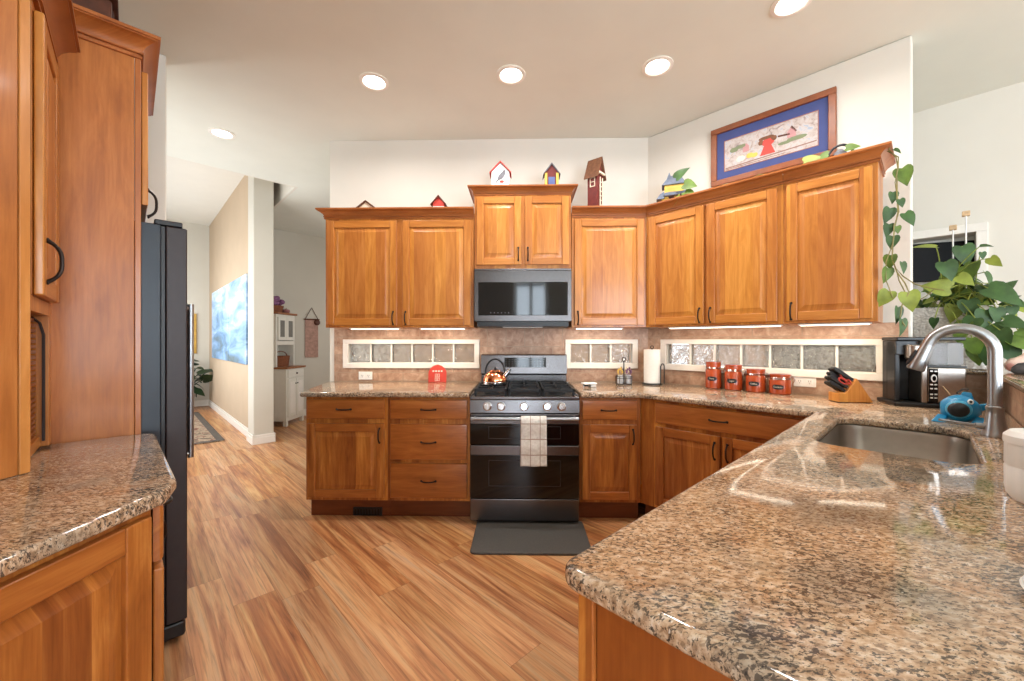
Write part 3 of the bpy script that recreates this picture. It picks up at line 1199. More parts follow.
# ------------------------------------------------------------------ microwave
MWST = plain('grey_stainless', (98, 95, 95), .30, 1, var=.05, scale=40)
mw = thing('microwave', 'stainless over-the-range microwave with a dark glass door', 'microwave', (.0135, 3.12, 1.372))
bx('body', DSTEEL, mw, -.377, .377, .03, .405, .05, .456, .003)
fr = bx('door', MWST, mw, -.380, .380, 0, .03, .046, .440, .004)
bx('door_glass', BLKGLASS, fr, -.348, .350, -.004, .002, .092, .352, .003)
bx('top_vent', DSTEEL, mw, -.378, .378, .002, .03, .442, .458, .002)
bt = bx('underside', BLACK, mw, -.36, .36, .02, .40, .004, .05, .004)
bx('cooktop_light', WPLAST, bt, -.16, .16, .06, .16, -.001, .006, .001)
m = MB()
for i in range(6):
    m.lathe([(.0001, 0), (.004, 0), (.004, .0008)], (-.25 + i * .028, 0, 0), 8)
bmm = m.build('button_mark', GREYR, fr, smooth=0)
bmm.rotation_euler = (R(90), 0, 0); bmm.location = (0, -.004, .112)

# ------------------------------------------------------------------ small things on the back counters
def outlet(label, loc, rz, wide=True):
    t = thing('outlet', label, 'outlet', loc, rz, 'wall outlets')
    w, h = (.062, .036) if wide else (.036, .058)
    p = bx('plate', WPLAST, t, -w, w, -.006, 0, -h, h, .003)
    m = MB()
    for sx in (-1, 1):
        cx = sx * (.028 if wide else 0)
        cz = 0 if wide else sx * .024
        m.box(cx - .016, cx + .016, -.0075, -.005, cz - .016, cz + .016)
    m.build('socket', WPLAST, t, .003)
    m = MB()
    for sx in (-1, 1):
        cx = sx * (.028 if wide else 0)
        cz = 0 if wide else sx * .024
        for q in (-.006, .006):
            m.box(cx + q - .0012, cx + q + .0012, -.0082, -.0074, cz - .002, cz + .008)
        m.box(cx - .002, cx + .002, -.0082, -.0074, cz - .012, cz - .007)
    m.build('slot', BLACK, t, smooth=0)
    return t


outlet('white outlet on the tile below the left glass-block window', (-1.385, 3.535, .955), 0)
outlet('white double outlet on the tile between the orange canisters and the knife block', D(-.585, -3.286, .992), -45)

# barn-shaped red board
t = thing('barn_sign', 'red barn-shaped board leaning on the tile left of the range', 'sign', (-.725, 3.44, CT))
pf = [(-.078, 0), (.078, 0), (.078, .090), (.064, .120), (.036, .144), (0, .156), (-.036, .144), (-.064, .120), (-.078, .090)]
m = MB(); m.M = Matrix.Rotation(R(-9), 4, 'X'); m.xprism(pf, 0, .012)
m.build('board', RED, t, .002)
m = MB(); m.M = Matrix.Rotation(R(-9), 4, 'X')
for i in range(4):
    m.lathe([(.0001, 0), (.008, 0)], (0, 0, 0), 10, cap=False) if False else m.box(-.043 + i * .024, -.029 + i * .024, -.0012, .001, .092, .104)
for r_ in range(2):
    z = .012 + r_ * .034
    for xa in (-.020, .002):
        m.box(xa, xa + .018, -.0012, .001, z, z + .003); m.box(xa, xa + .018, -.0012, .001, z + .025, z + .028)
        m.box(xa, xa + .003, -.0012, .001, z, z + .028); m.box(xa + .015, xa + .018, -.0012, .001, z, z + .028)
m.build('painted_window', CREAMINK, t, smooth=0)
# white gadget by the range
t = thing('spoon_rest', 'small white plastic rest on the counter right of the range', 'spoon rest', (.530, 3.13, CT), 15)
bx('tray', WPLAST, t, -.055, .055, -.035, .035, .022, .034, .006)
bx('stand', WPLAST, t, .005, .05, -.025, .03, 0, .021, .004)
bx('lever', BLACK, t, -.045, -.01, -.02, .02, .008, .021, .004)
MB().tube([(-.045, 0, .012), (-.045, 0, 0)], .005, 8).build('leg', WPLAST, t)

# wire caddy with jars
cx, cy = .858, 3.36
t = thing('wire_caddy', 'black wire caddy with a centre pole on the counter beside the paper towels', 'caddy', (cx, cy, CT))
m = MB().lathe([(.001, 0), (.066, 0), (.066, .006), (.001, .006)], seg=20)
for zz, rr in ((.050, .068), (.064, .068)):
    m.tube([(rr * math.cos(2 * math.pi * k / 24), rr * math.sin(2 * math.pi * k / 24), zz) for k in range(25)], .0028, 6)
for k in range(8):
    an = 2 * math.pi * k / 8
    m.tube([(.067 * math.cos(an), .067 * math.sin(an), .003), (.067 * math.cos(an), .067 * math.sin(an), .066)], .0025, 6)
m.build('basket', BLACK, t)
m = MB().tube([(0, 0, .004), (0, 0, .19)], .005, 8)
m.tube([(.016 * math.cos(2 * math.pi * k / 16), 0, .206 + .016 * math.sin(2 * math.pi * k / 16)) for k in range(17)], .004, 6)
m.build('centre_pole', BLACK, t)
JB = clear_mat('jar_glass', (.86, .88, .92), .6)
for k, (dx, dy, cm, lab) in enumerate(((-.036, -.020, YELLOW, 'glass jar with yellow flowers at the front left of the wire caddy'),
                                       (.034, -.022, PURPLE, 'glass jar with mauve flowers at the front right of the wire caddy'),
                                       (-.020, .036, BLUEP, 'glass jar at the back left of the wire caddy'),
                                       (.026, .034, CREAMP, 'glass jar at the back right of the wire caddy'))):
    j = thing('jar', lab, 'jar', (cx + dx, cy + dy, CT + .0065), 0, 'jars in the wire caddy')
    MB().lathe([(.001, 0), (.024, 0), (.026, .006), (.026, .052), (.020, .062), (.020, .072)], seg=16).build('bottle', JB, j)
    m = MB()
    for q in range(7):
        an = q * 2.4
        h_ = .085 + .012 * (q % 4)
        m.tube([(.004 * math.cos(an), .004 * math.sin(an), .045), (.017 * math.cos(an), .017 * math.sin(an), h_)], .0015, 5)
        m.ell((.018 * math.cos(an), .018 * math.sin(an), h_ + .006), .008, .008, .009, 8, 6)
    m.build('flower', cm, j)

# paper towel
px_, py_ = 1.085, 3.34
t = thing('paper_towel_holder', 'black wire paper towel holder in the corner of the back counter', 'holder', (px_, py_, CT))
m = MB().lathe([(.001, 0), (.078, 0), (.078, .008), (.07, .012), (.001, .012)], seg=24)
m.build('base', BLACK, t)
m = MB().tube([(0, 0, .01), (0, 0, .297)], .006, 8)
m.tube([(.012 * math.cos(2 * math.pi * k / 16), 0, .306 + .012 * math.sin(2 * math.pi * k / 16)) for k in range(17)], .0035, 6)
m.build('spindle', BLACK, t)
m = MB()
m.tube([(.050, -.060, .008), (.050, -.060, .150), (.058, -.060, .168), (.068, -.056, .172), (.078, -.050, .168), (.084, -.045, .150), (.084, -.045, .008)], .0045, 8)
m.build('guard_arm', BLACK, t)
o = MB().lathe([(.020, .013), (.066, .013), (.066, .288), (.020, .288)], seg=32).build('paper_towel_roll', PAPER, loc=(px_, py_, CT), smooth=35)
tag(o, 'white paper towel roll standing on the black wire holder', 'paper towel')

# orange canisters
for i, (a, n, r_, h_, word) in enumerate(((-1.146, -3.222, .056, .202, 'Flour'), (-1.002, -3.212, .059, .186, 'Sugar'),
                                          (-.855, -3.204, .061, .162, 'Coffee'), (-.706, -3.196, .064, .136, 'Cookies'))):
    lab = ('tallest orange-red ceramic canister, leftmost of the row on the angled counter', 'second tallest orange-red ceramic canister, next to the tallest',
           'third orange-red ceramic canister, between the second tallest and the shortest', 'shortest orange-red ceramic canister, nearest the wall outlet')[i]
    t = thing('canister', lab, 'canister', D(a, n, CT), -36 - 3 * i, 'orange canisters')
    hb = h_ * .74
    MB().lathe([(.001, 0), (r_ - .006, 0), (r_, .006), (r_, hb - .012), (r_ - .007, hb - .002), (r_ - .008, hb)], seg=28).build('jar', CERAM, t)
    ld = MB().lathe([(r_ - .006, hb + .003), (r_ - .003, hb + .006), (r_ - .004, h_ - .012), (r_ - .001, h_ - .009), (r_ - .002, h_ - .002), (r_ - .010, h_), (.001, h_)], seg=28).build('lid', CERAM, t)
    m = MB()
    for zz in (hb + .002, hb + .010):
        m.tube([((r_ - .003) * math.cos(2 * math.pi * k / 28), (r_ - .003) * math.sin(2 * math.pi * k / 28), zz) for k in range(29)], .0018, 6)
    m.tube([(r_ - .002, 0, hb + .012), (r_ + .012, 0, hb + .012), (r_ + .020, 0, hb), (r_ + .012, 0, hb - .022), (r_ + .003, 0, hb - .024)], .003, 6)
    m.build('clamp', CHROME, t, label='metal wire clamp')
    # oval label following the jar
    m = MB()
    lz = hb * .50
    cols = []
    for k in range(25):
        u = -1 + 2 * k / 24
        th = -math.pi / 2 + .033 * u / r_
        hz = .0165 * max(.12, (1 - abs(u) ** 2.6)) ** (1 / 2.6)
        cols.append([((r_ + q) * math.cos(th), (r_ + q) * math.sin(th), lz + w_ * hz) for q, w_ in ((-.001, -1), (.0014, -1), (.0014, 1), (-.001, 1))])
    m.loops(cols)
    lb = m.build('label', LABELM, t, label='black oval label')
    tx = text(word, .0155, CREAMINK, 'lettering', lb, (0, 0, 0), (0, 0, 0), .0004)
    for v_ in tx.data.vertices:
        th = -math.pi / 2 + v_.co.x / r_
        rr = r_ + .0018 + v_.co.z
        v_.co = (rr * math.cos(th), rr * math.sin(th), lz + v_.co.y)

# knife block
kb = thing('knife_block', 'slanted light wood knife block on the angled counter', 'knife block', D(-.325, -3.075, CT), -4)
pf = [(-.112, 0), (.098, 0), (.098, .012), (-.002, .150), (-.064, .062), (-.112, .062)]
MB().xprism([(-.095, .003), (.088, .003), (.088, .010), (.002, .142), (-.056, .056), (-.095, .056)], -.045, .045).build('block', BIRCH, kb, .003)
bx('foot', BLACK, kb, -.085, .078, -.04, .04, 0, .003, .001)
dirv = Vector((-.825, 0, .565))
base0 = Vector((-.056, 0, .056)); base1 = Vector((.002, 0, .142))
kk = 0
for row in range(4):
    for col_ in range(3):
        if row == 2 and col_ == 0:
            continue
        f = .10 + .25 * row
        p = base0.lerp(base1, f) + Vector((0, -.028 + .028 * col_, 0))
        L = (.105, .12, .125, .13)[row] - .007 * col_
        q = thing('knife', ('black-handled knife in the lowest row of the knife block', 'black-handled knife in the second row of the knife block',
                            'black-handled knife in the third row of the knife block', 'black-handled knife in the top row of the knife block')[row] + (', front slot', ', middle slot', ', back slot')[col_],
                  'knife', kb.matrix_basis @ p, -4, 'knives in the block')
        side = dirv.cross(Vector((0, 1, 0))).normalized()
        m = MB()
        hgt, wd = .010, .0075
        rings = []
        for tt, sc_ in ((.006, .9), (.03, .8), (.06, 1.0), (L - .01, 1.05), (L, .7)):
            c = dirv * tt
            rings.append([c + side * hgt * sc_ + Vector((0, wd, 0)), c + side * hgt * sc_ - Vector((0, wd, 0)), c - side * hgt * sc_ - Vector((0, wd, 0)), c - side * hgt * sc_ + Vector((0, wd, 0))])
        m.loops(rings)
        m.build('handle', BLACK, q, .002)
        m = MB()
        rings = []
        for tt in (-.02, .007):
            c = dirv * tt
            rings.append([c + side * .008 + Vector((0, .0015, 0)), c + side * .008 - Vector((0, .0015, 0)), c - side * .008 - Vector((0, .0015, 0)), c - side * .008 + Vector((0, .0015, 0))])
        m.loops(rings)
        m.build('blade', STEEL, q)
q = thing('kitchen_scissors', 'red-handled kitchen scissors stuck in the front of the knife block', 'scissors', kb.matrix_basis @ (base0.lerp(base1, .62) + Vector((0, -.030, 0))), -4)
side = dirv.cross(Vector((0, 1, 0))).normalized()
for sg in (-1, 1):
    m = MB()
    c0 = dirv * .048 + side * (.013 * sg)
    pts = []
    for k in range(19):
        an = 2 * math.pi * k / 18
        pts.append(c0 + dirv * (.026 * math.cos(an)) + side * (.011 * math.sin(an)) + Vector((0, -.003 * sg, 0)))
    m.tube(pts, .0048, 8)
    m.tube([dirv * .022 + side * .013 * sg, dirv * .002], .005, 8)
    m.build('handle', RED, q)
m = MB().tube([dirv * .008, dirv * -.03], [.005, .004], 6)
m.build('blade', STEEL, q)

# ------------------------------------------------------------------ coffee maker
cm = thing('coffee_maker', 'black and stainless coffee maker with a clear water tank in the corner', 'coffee maker', D(-.012, -3.235, CT), -22)
# local x to the right, y away
bx('base', BLACK, cm, -.235, .150, -.135, .115, 0, .016, .006)
bx('rear_tower', BLACK, cm, -.205, -.055, .035, .105, .016, .262, .006)
bx('side_post', BLACK, cm, -.208, -.176, -.07, .034, .016, .262, .006)
bx('brew_head', BLACK, cm, -.208, -.055, -.085, .034, .205, .262, .005)
MB().lathe([(.040, 0), (.046, .004), (.046, .05), (.042, .055)], (-.118, -.098, .190), 22).build('filter_basket', STEEL, cm)
MB().lathe([(.001, -.012), (.03, -.01), (.044, 0)], (-.118, -.098, .189), 22).build('drip_spout', BLACK, cm)
bx('grip_panel', STEEL, cm, -.086, -.056, -.118, .034, .017, .262, .004)
tw = bx('control_tower', STEEL, cm, -.055, .142, -.115, .110, .017, .158, .01)
cpn = bx('control_panel', BLKGLASS, tw, -.050, -.002, -.119, -.112, .020, .152, .003)
m = MB()
m.M = Matrix.Translation((-.026, -.120, .115)) @ Matrix.Rotation(R(90), 4, 'X')
m.lathe([(.015, 0), (.015, .004), (.010, .005)], seg=18, cap=False)
m.build('dial_ring', WPLAST, cpn)
m = MB()
for z in (.036, .050, .072, .088, .140):
    m.box(-.044, -.030, -.1205, -.1185, z, z + .005); m.box(-.022, -.008, -.1205, -.1185, z, z + .005)
m.build('button_mark', WPLAST, cpn)
bx('water_tank', TANKM, cm, -.035, .140, -.095, .100, .164, .254, .012)
bx('tank_seam', BLACK, cm, -.055, .142, -.113, .108, .158, .1635, .001)
bx('tank_lid', BLACK, cm, -.208, .145, -.100, .107, .2625, .276, .005)

for c_ in cm.children_recursive:
    c_.data.transform(Matrix.Diagonal((.80, .92, 1.38, 1)))

# ------------------------------------------------------------------ sink and faucet
sk = thing('sink', 'undermount stainless steel sink in the granite peninsula', 'sink', D(0, 0, 0), 0)
lo = lambda z, k: [(*q, z) for q in rounded(dpoly((-.298 - k, -1.77 + k), (.105 + k, -1.77 + k), (.105 + k, -2.47 - k), (-.298 - k, -2.47 - k)), .085, 7)]
m = MB()
m.loops([lo(CT - .0345, .02), lo(CT - .0365, .004), lo(CT - .06, .001), lo(CT - .20, -.006), lo(CT - .222, -.018), lo(CT - .232, -.05)], cap=False)
cl = lo(CT - .234, -.13)
vs = [m.v(p) for p in cl]
ring = [v for v in m.bm.verts if abs(v.co.z - (CT - .232)) < 1e-5]
for i in range(len(vs)):
    j = (i + 1) % len(vs)
    m.f([ring[i], ring[j], vs[j], vs[i]])
m.f(vs)
m.build('basin', SINKM, sk)
pd = D(-.1, -2.15, CT - .232)
MB().lathe([(.052, -.0), (.05, .004), (.03, .002), (.001, -.0)], pd, 22).build('drain', CHROME, sk)

fa = thing('faucet', 'brushed nickel gooseneck pull-down faucet beside the sink', 'faucet', D(.168, -2.36, CT), -45)
MB().lathe([(.036, 0), (.037, .006), (.034, .014), (.031, .03), (.024, .085), (.0225, .100), (.0245, .104), (.0245, .112), (.0215, .116), (.0215, .124)], seg=26).build('body', SATIN, fa)
pts = [(0, 0, .12), (0, 0, .20), (0, 0, .27), (0, 0, .317)]
for k in range(1, 15):
    th = math.pi * k / 14 * .92
    pts.append((-.090 * (1 - math.cos(th)), 0, .317 + .093 * math.sin(th)))
MB().tube(pts, .0195, 18).build('neck', SATIN, fa)
e = Vector(pts[-1]); d_ = (e - Vector(pts[-2])).normalized()
sh = MB().tube([e - d_ * .004, e + d_ * .012, e + d_ * .055, e + d_ * .100, e + d_ * .106], [.0205, .0215, .0245, .029, .026], 18).build('spray_head', SATIN, fa)
MB().tube([e + d_ * .02 + Vector((-.022, -.006, 0)), e + d_ * .05 + Vector((-.027, -.006, 0)), e + d_ * .08 + Vector((-.030, -.006, 0))], [.007, .009, .006], 8).build('spray_button', BLACK, sh)
m = MB().tube([(-.02, -.004, .035), (-.05, -.012, .036)], .011, 12)
m.tube([(-.05, -.012, .036), (-.10, -.03, .044), (-.145, -.046, .050)], [.007, .0055, .005], 10)
m.build('lever', SATIN, fa)

# teal fish sponge holder
fs = thing('sponge_holder', 'teal fish-shaped sponge holder lying open-mouthed behind the sink', 'sponge holder', D(.098, -2.665, CT), -40)
m = MB()
rings = []
for k in range(11):
    t_ = k / 10
    x = -.082 + .148 * t_
    r_ = .012 + .052 * math.sin(math.pi * min(1, t_ * .92 + .06)) ** .7
    rings.append([(x, 1.0 * r_ * math.cos(2 * math.pi * q / 20), .060 + 1.0 * r_ * math.sin(2 * math.pi * q / 20)) for q in range(20)])
m.loops(rings)
bd = m.build('body', TEAL, fs, smooth=60)
MB().ell((-.020, -.050, .062), .050, .024, .040, 22, 12).build('mouth_ring', plain('light_teal_plastic', (70, 160, 196), .35), bd)
MB().ell((-.022, -.060, .061), .042, .022, .033, 20, 12).build('mouth_hollow', BLACK, bd)
for ex in (.022,):
    ey = MB().ell((ex, -.048, .098), .012, .009, .012, 12, 8).build('eye', WPLAST, bd)
    MB().ell((ex, -.056, .100), .006, .004, .006, 10, 6).build('pupil', BLACK, bd)
m = MB()
m.loops([[(.055, -.012, .05), (.055, .012, .05), (.055, .012, .085), (.055, -.012, .085)], [(.082, -.01, .065), (.082, .01, .065), (.082, .01, .09), (.082, -.01, .09)], [(.112, -.008, .075), (.112, .008, .075), (.105, .008, .125), (.105, -.008, .125)], [(.122, -.003, .10), (.122, .003, .10), (.118, .003, .128), (.118, -.003, .128)]])
m.build('tail', TEAL, fs, .004)
m = MB()
m.loops([[(-.015, -.008, .108), (-.015, .008, .108), (.04, .008, .108), (.04, -.008, .108)], [(.0, -.004, .138), (.0, .004, .138), (.032, .004, .136), (.032, -.004, .136)]])
m.build('back_fin', TEAL, fs, .004)
for sx, xx in ((-1, -.085), (-1, .055)):
    m = MB().loops([[(xx - .03, -.055, .001), (xx + .028, -.045, .001), (xx + .028, -.02, .03), (xx - .01, -.02, .034)], [(xx - .045, -.085, .001), (xx + .012, -.085, .001), (xx + .012, -.07, .014), (xx - .03, -.07, .014)]])
    m.build('side_fin', TEAL, fs, .004)
for c_ in fs.children_recursive:
    c_.data.transform(Matrix.Diagonal((.82, .82, .98, 1)))
o = thing('scrub_brush', 'thin stick brush poking out above the teal fish holder', 'brush', D(.065, -2.665, CT + .105), 10)
m = MB().tube([(-.005, 0, .012), (-.03, .01, .05)], .0022, 6); m.build('stick', CORK, o)
m = MB().tube([(.03, 0, .02), (.06, .0, .038), (.09, .0, .036)], .004, 8); m.build('bristle', BLACK, o)

# white canister and dish at the right edge
wc = thing('white_crock', 'white lidded ridged canister on the granite at the right edge', 'canister', D(.187, -1.47, CT))
m = MB()
def ribs(r, z): return [(r * (1 + .018 * math.cos(14 * 2 * math.pi * k / 112)) * math.cos(2 * math.pi * k / 112), r * (1 + .018 * math.cos(14 * 2 * math.pi * k / 112)) * math.sin(2 * math.pi * k / 112), z) for k in range(112)]
m.loops([ribs(.058, 0), ribs(.066, .012), ribs(.068, .03), ribs(.0685, .075), ribs(.0675, .077), ribs(.0675, .079), ribs(.0685, .081), ribs(.068, .128)])
m.build('jar', WPLAST, wc, smooth=50)
MB().lathe([(.071, .129), (.072, .134), (.071, .146), (.062, .156), (.03, .160), (.001, .161)], seg=40).build('lid', WPLAST, wc)
o = thing('white_dish', 'small white oval dish barely entering at the right edge', 'dish', D(.147, -.928, CT), 30)
MB().lathe([(.001, .004), (.035, .004), (.050, .010), (.056, .016), (.058, .015), (.052, .006), (.036, 0), (.001, 0)], seg=36, sx=1.25).build('bowl', WPLAST, o)

# ------------------------------------------------------------------ foliage
def leaf(m, p, d, up, size, mi=0, curl=.25):
    """Heart-shaped leaf from its stalk end p, pointing along d."""
    d = Vector(d).normalized(); up = Vector(up).normalized()
    up = (up + Vector((rnd.uniform(-.7, .7), rnd.uniform(-.7, .7), rnd.uniform(-.5, .5)))).normalized()
    curl = curl * rnd.uniform(.4, 1.7)
    s = d.cross(up)
    if s.length < 1e-3:
        s = d.cross(Vector((1, .2, 0)))
    s.normalize()
    nrm = s.cross(d).normalized()
    m.mi = mi
    out = [(-.06, .12), (-.10, .24), (-.03, .36), (.14, .42), (.38, .38), (.62, .26), (.84, .11), (1.0, 0)]
    mid = [m.v(p + d * (t * size) + nrm * (-curl * size * t * t)) for t in (0, .02, .10, .22, .40, .62, .84, 1.0)]
    for sg in (-1, 1):
        ed = [m.v(p + d * (t * size) + s * (sg * w * size) + nrm * (size * (.16 * w - curl * max(t, 0) ** 2))) for t, w in out]
        for i in range(7):
            a, b, c, e2 = mid[i], mid[i + 1], ed[i + 1], ed[i]
            if i == 6:
                m.f([a, b, e2] if sg > 0 else [a, e2, b])
            else:
                m.f([a, b, c, e2] if sg > 0 else [a, e2, c, b])


GM = [GREEN1, GREEN2, GREEN3]
rnd = random.Random(3)

# vine on top of the angled cabinets, hanging at the right end
vt = thing('trailing_vine', 'green pothos vine lying along the angled cabinet tops and hanging at their right end', 'plant', D(-.16, -2.95, 2.33))
inv = vt.location.copy()
top = []
for k in range(26):
    t_ = k / 25
    a = -1.42 + 1.27 * t_
    top.append(D(a, -2.935 - .02 * math.sin(k * 1.3), 2.326 + .006 * math.sin(k * 2.1)) - inv)
hang_px = [(889, 150), (896, 157), (898, 168), (897, 182), (897, 198), (898, 212), (895, 226), (893, 243), (892, 258), (897, 272), (905, 283), (909, 292), (902, 305), (900, 318), (905, 326)]
hang = [sight(px, py, n=-2.955) - inv for px, py in hang_px]
m = MB()
m.tube(top + hang[:1], .0035, 6)
m.tube(hang, .0035, 6)
m.tube([p + Vector((.012 * math.sin(k * 1.9), .01 * math.cos(k * 1.7), 0)) for k, p in enumerate(hang[:9])], .0028, 6)
m.tube([sight(x, y, n=-3.02) - inv for x, y in ((905, 292), (899, 280), (896, 268), (903, 276), (915, 284), (930, 288), (944, 290))], .003, 6)
m.tube([sight(x, y, n=-3.02) - inv for x, y in ((907, 305), (915, 302), (926, 296), (935, 288))], .0025, 6)
m.tube([hang[7], sight(886, 262, n=-2.95) - inv, sight(886, 280, n=-2.95) - inv, sight(893, 298, n=-2.95) - inv], .0025, 6)
m.build('stem', STEM, vt)
m = MB()
for px, py, s_, dx, dy, c in ((902, 168, 26, .3, -1, 0), (893, 192, 13, .1, -1, 1), (900, 199, 10, .4, -1, 1), (890, 208, 18, -.3, -1, 1), (905, 213, 17, .8, -.8, 1),
                              (889, 224, 15, -.1, -1, 1), (897, 226, 9, .2, -1, 0), (893, 236, 15, -.1, -1, 1), (891, 255, 16, -.2, -1, 0), (888, 268, 18, -.2, -1, 0),
                              (902, 262, 14, .3, -1, 1), (889, 291, 20, -.5, -.8, 2), (908, 292, 28, .3, -1, 2), (898, 307, 20, 0, -1, 1), (902, 319, 20, .1, -1, 1),
                              (894, 149, 9, .8, -.3, 1)):
    p = sight(px, py, n=-2.955) - inv
    q = sight(px + dx * 10, py - dy * 10, n=-2.955) - inv
    size = s_ * 2.28 / 400 * (.66 if s_ > 22 else .82)
    leaf(m, p, (q - p) + D(0, .15, 0) * .02, D(.3, 1, .5), size, c, .18)
for px, py, s_, dx, dy, c in ((676, 178, 22, .55, .6, 1), (684, 184, 20, .9, -.1, 0), (680, 196, 24, -.3, -.4, 2), (685, 192, 20, .8, -.3, 0), (742, 182, 15, .5, -.4, 2), (804, 162, 18, .9, .3, 2), (846, 148, 13, 1, .2, 0), (828, 154, 12, -.7, -.2, 0)):
    p = sight(px, py, n=-2.955) - inv
    q = sight(px + dx * 10, py - dy * 10, n=-2.955) - inv
    leaf(m, p, q - p, D(.2, 1, .6), s_ * 2.9 / 400 * .7, c, .18)
m.build('foliage', GM, vt, smooth=60)

# planter on the ledge
pl = thing('planter', 'hammered silver trough planter of pothos on the raised bar ledge', 'planter', D(.095, -3.80, 1.10), -45)
m = MB()
def rr4(x0, x1, y0, y1, z): return [(*q, z) for q in rounded([(x0, y0), (x1, y0), (x1, y1), (x0, y1)], .02, 3)]
m.loops([rr4(-.160, .150, -.085, .085, 0), rr4(-.20, .185, -.105, .105, .372), rr4(-.20, .185, -.105, .105, .378), rr4(-.185, .17, -.09, .09, .378), rr4(-.18, .165, -.085, .085, .34)])
m.build('trough', HAMMER, pl, smooth=40)
m = MB()
bez = []
def stemcurve(a, b, h):
    a = Vector(a); b = Vector(b)
    return [a.lerp(b, k / 8) + Vector((0, 0, h * math.sin(math.pi * k / 8))) for k in range(9)]
mm = MB()
targets = []
plinv = pl.matrix_basis.inverted()
spec = [(945, 262, 34, .3, -.6, 1), (962, 246, 36, .4, -1, 1), (974, 262, 30, -.2, -1, 0), (950, 288, 34, -.9, .1, 2), (960, 292, 34, .5, -.8, 0), (955, 305, 30, -.2, -1, 2), (968, 300, 34, .2, -1, 1),
        (978, 290, 32, -.3, -1, 1), (985, 310, 34, 0, -1, 1), (975, 318, 30, -.6, -.9, 1), (966, 322, 30, -.5, -.7, 0), (990, 325, 36, .3, -1, 1), (985, 272, 28, .7, -1, 1), (988, 288, 44, 1, -.35, 1),
        (1006, 288, 16, .6, .5, 1), (1008, 300, 15, .5, .2, 1), (1012, 306, 18, .1, -1, 1), (1004, 320, 30, .8, -.2, 1), (1000, 330, 34, .3, -1, 1), (1012, 338, 32, .9, -.4, 0), (1006, 346, 30, .7, -.9, 1),
        (990, 345, 30, -.3, -1, 1), (980, 246, 14, .9, .1, 1), (990, 258, 18, .9, -.7, 2), (982, 252, 12, .3, -1, 1), (936, 247, 30, -1, .05, 2), (935, 318, 20, -.3, -1, 1), (962, 330, 26, -.4, -1, 0),
        (968, 268, 26, -.6, -.7, 0), (958, 276, 26, .8, -.4, 2), (972, 338, 28, .2, -1, 0), (948, 276, 24, -.5, -.9, 0), (982, 330, 30, .5, -.9, 2), (996, 308, 26, .2, -1, 1), (976, 348, 30, .1, -1, 0), (1018, 330, 22, .9, -.3, 0)]
root = Vector((.02, 0, .36))
for i, (px, py, s_, dx, dy, c) in enumerate(spec):
    nn = -3.52 - .30 * ((i * 37) % 10) / 10
    if py > 308 or px < 940:
        nn = -3.50 - .06 * (i % 3) / 3
    p = plinv @ sight(px, py, n=nn)
    q = plinv @ sight(px + dx * 10, py - dy * 10, n=nn + .01)
    depth = .71 * 3.6
    leaf(m, p, q - p, Vector((.2 * rnd.uniform(-1, 1), -1, .6)), s_ * depth / 400 * rnd.uniform(.50, .62), c, .22)
    r0 = root + Vector((rnd.uniform(-.14, .12), rnd.uniform(-.04, .04), 0))
    mm.tube(stemcurve(r0, p, .05 + .05 * rnd.random()), .0028, 5)
for k in range(120):
    x = rnd.gauss(.05, .10); y = rnd.uniform(-.09, .10); z = rnd.uniform(.37, .62 - abs(x) * .8)
    an = rnd.uniform(0, 6.28)
    leaf(m, Vector((x, y, z)), Vector((math.cos(an), math.sin(an) - .4, rnd.uniform(-.9, .1))), Vector((0, -.6, 1)), rnd.uniform(.05, .10), rnd.choice((0, 1, 1, 2)), .25)
m.build('foliage', GM, pl, smooth=60)
mm.build('stem', GREEN3, pl)
SOIL = plain('potting_soil', (52, 38, 28), .95, var=.3, scale=80)
MB().loops([rr4(-.178, .163, -.083, .083, .33), rr4(-.178, .163, -.083, .083, .346)]).build('soil', SOIL, pl)
for lab, px, pyt in (('thin plant stake with a cork cube top, left and shorter one in the planter', 953, 268), ('thin plant stake with a cork cube top, right and taller one in the planter', 966, 214)):
    nn = -3.77 if 'right' in lab else -3.84
    yy = 228 if 'left' in lab else 214
    p = sight(px, yy, n=nn)
    t = thing('plant_stake', lab, 'plant stake', (p.x, p.y, 1.42), -45, 'plant stakes')
    MB().tube([(0, 0, .03), (0, 0, p.z - 1.42)], .0045, 6).build('rod', WPLAST, t)
    bx('cube_top', CORK, t, -.017, .017, -.017, .017, p.z - 1.42 - .012, p.z - 1.42 + .018, .003)

# stone and shell on the ledge
o = thing('ornament_stone', 'dark rounded stone on the bar ledge under the pothos leaves', 'stone', D(.345, -3.20, 1.10))
m = MB()
m.lathe([(.001, 0), (.055, 0), (.068, .012), (.064, .034), (.046, .054), (.02, .062), (.001, .063)], seg=20)
m.build('boulder', STONE, o, smooth=70)
o = thing('sea_shell', 'pale pinkish shell resting against the dark stone on the bar ledge', 'shell', D(.315, -3.36, 1.10), 10)
m = MB()
m.tube([(-.055, 0, .030), (-.045, 0, .032), (-.015, 0, .045), (.02, 0, .060), (.045, 0, .085), (.055, 0, .105)], [.012, .028, .034, .026, .014, .004], 14)
m.build('whorl', SHELL, o, smooth=70)
m = MB().ell((-.05, -.004, .03), .014, .02, .024, 12, 8); m.build('lip', plain('pink_shell', (206, 150, 140), .4), o)

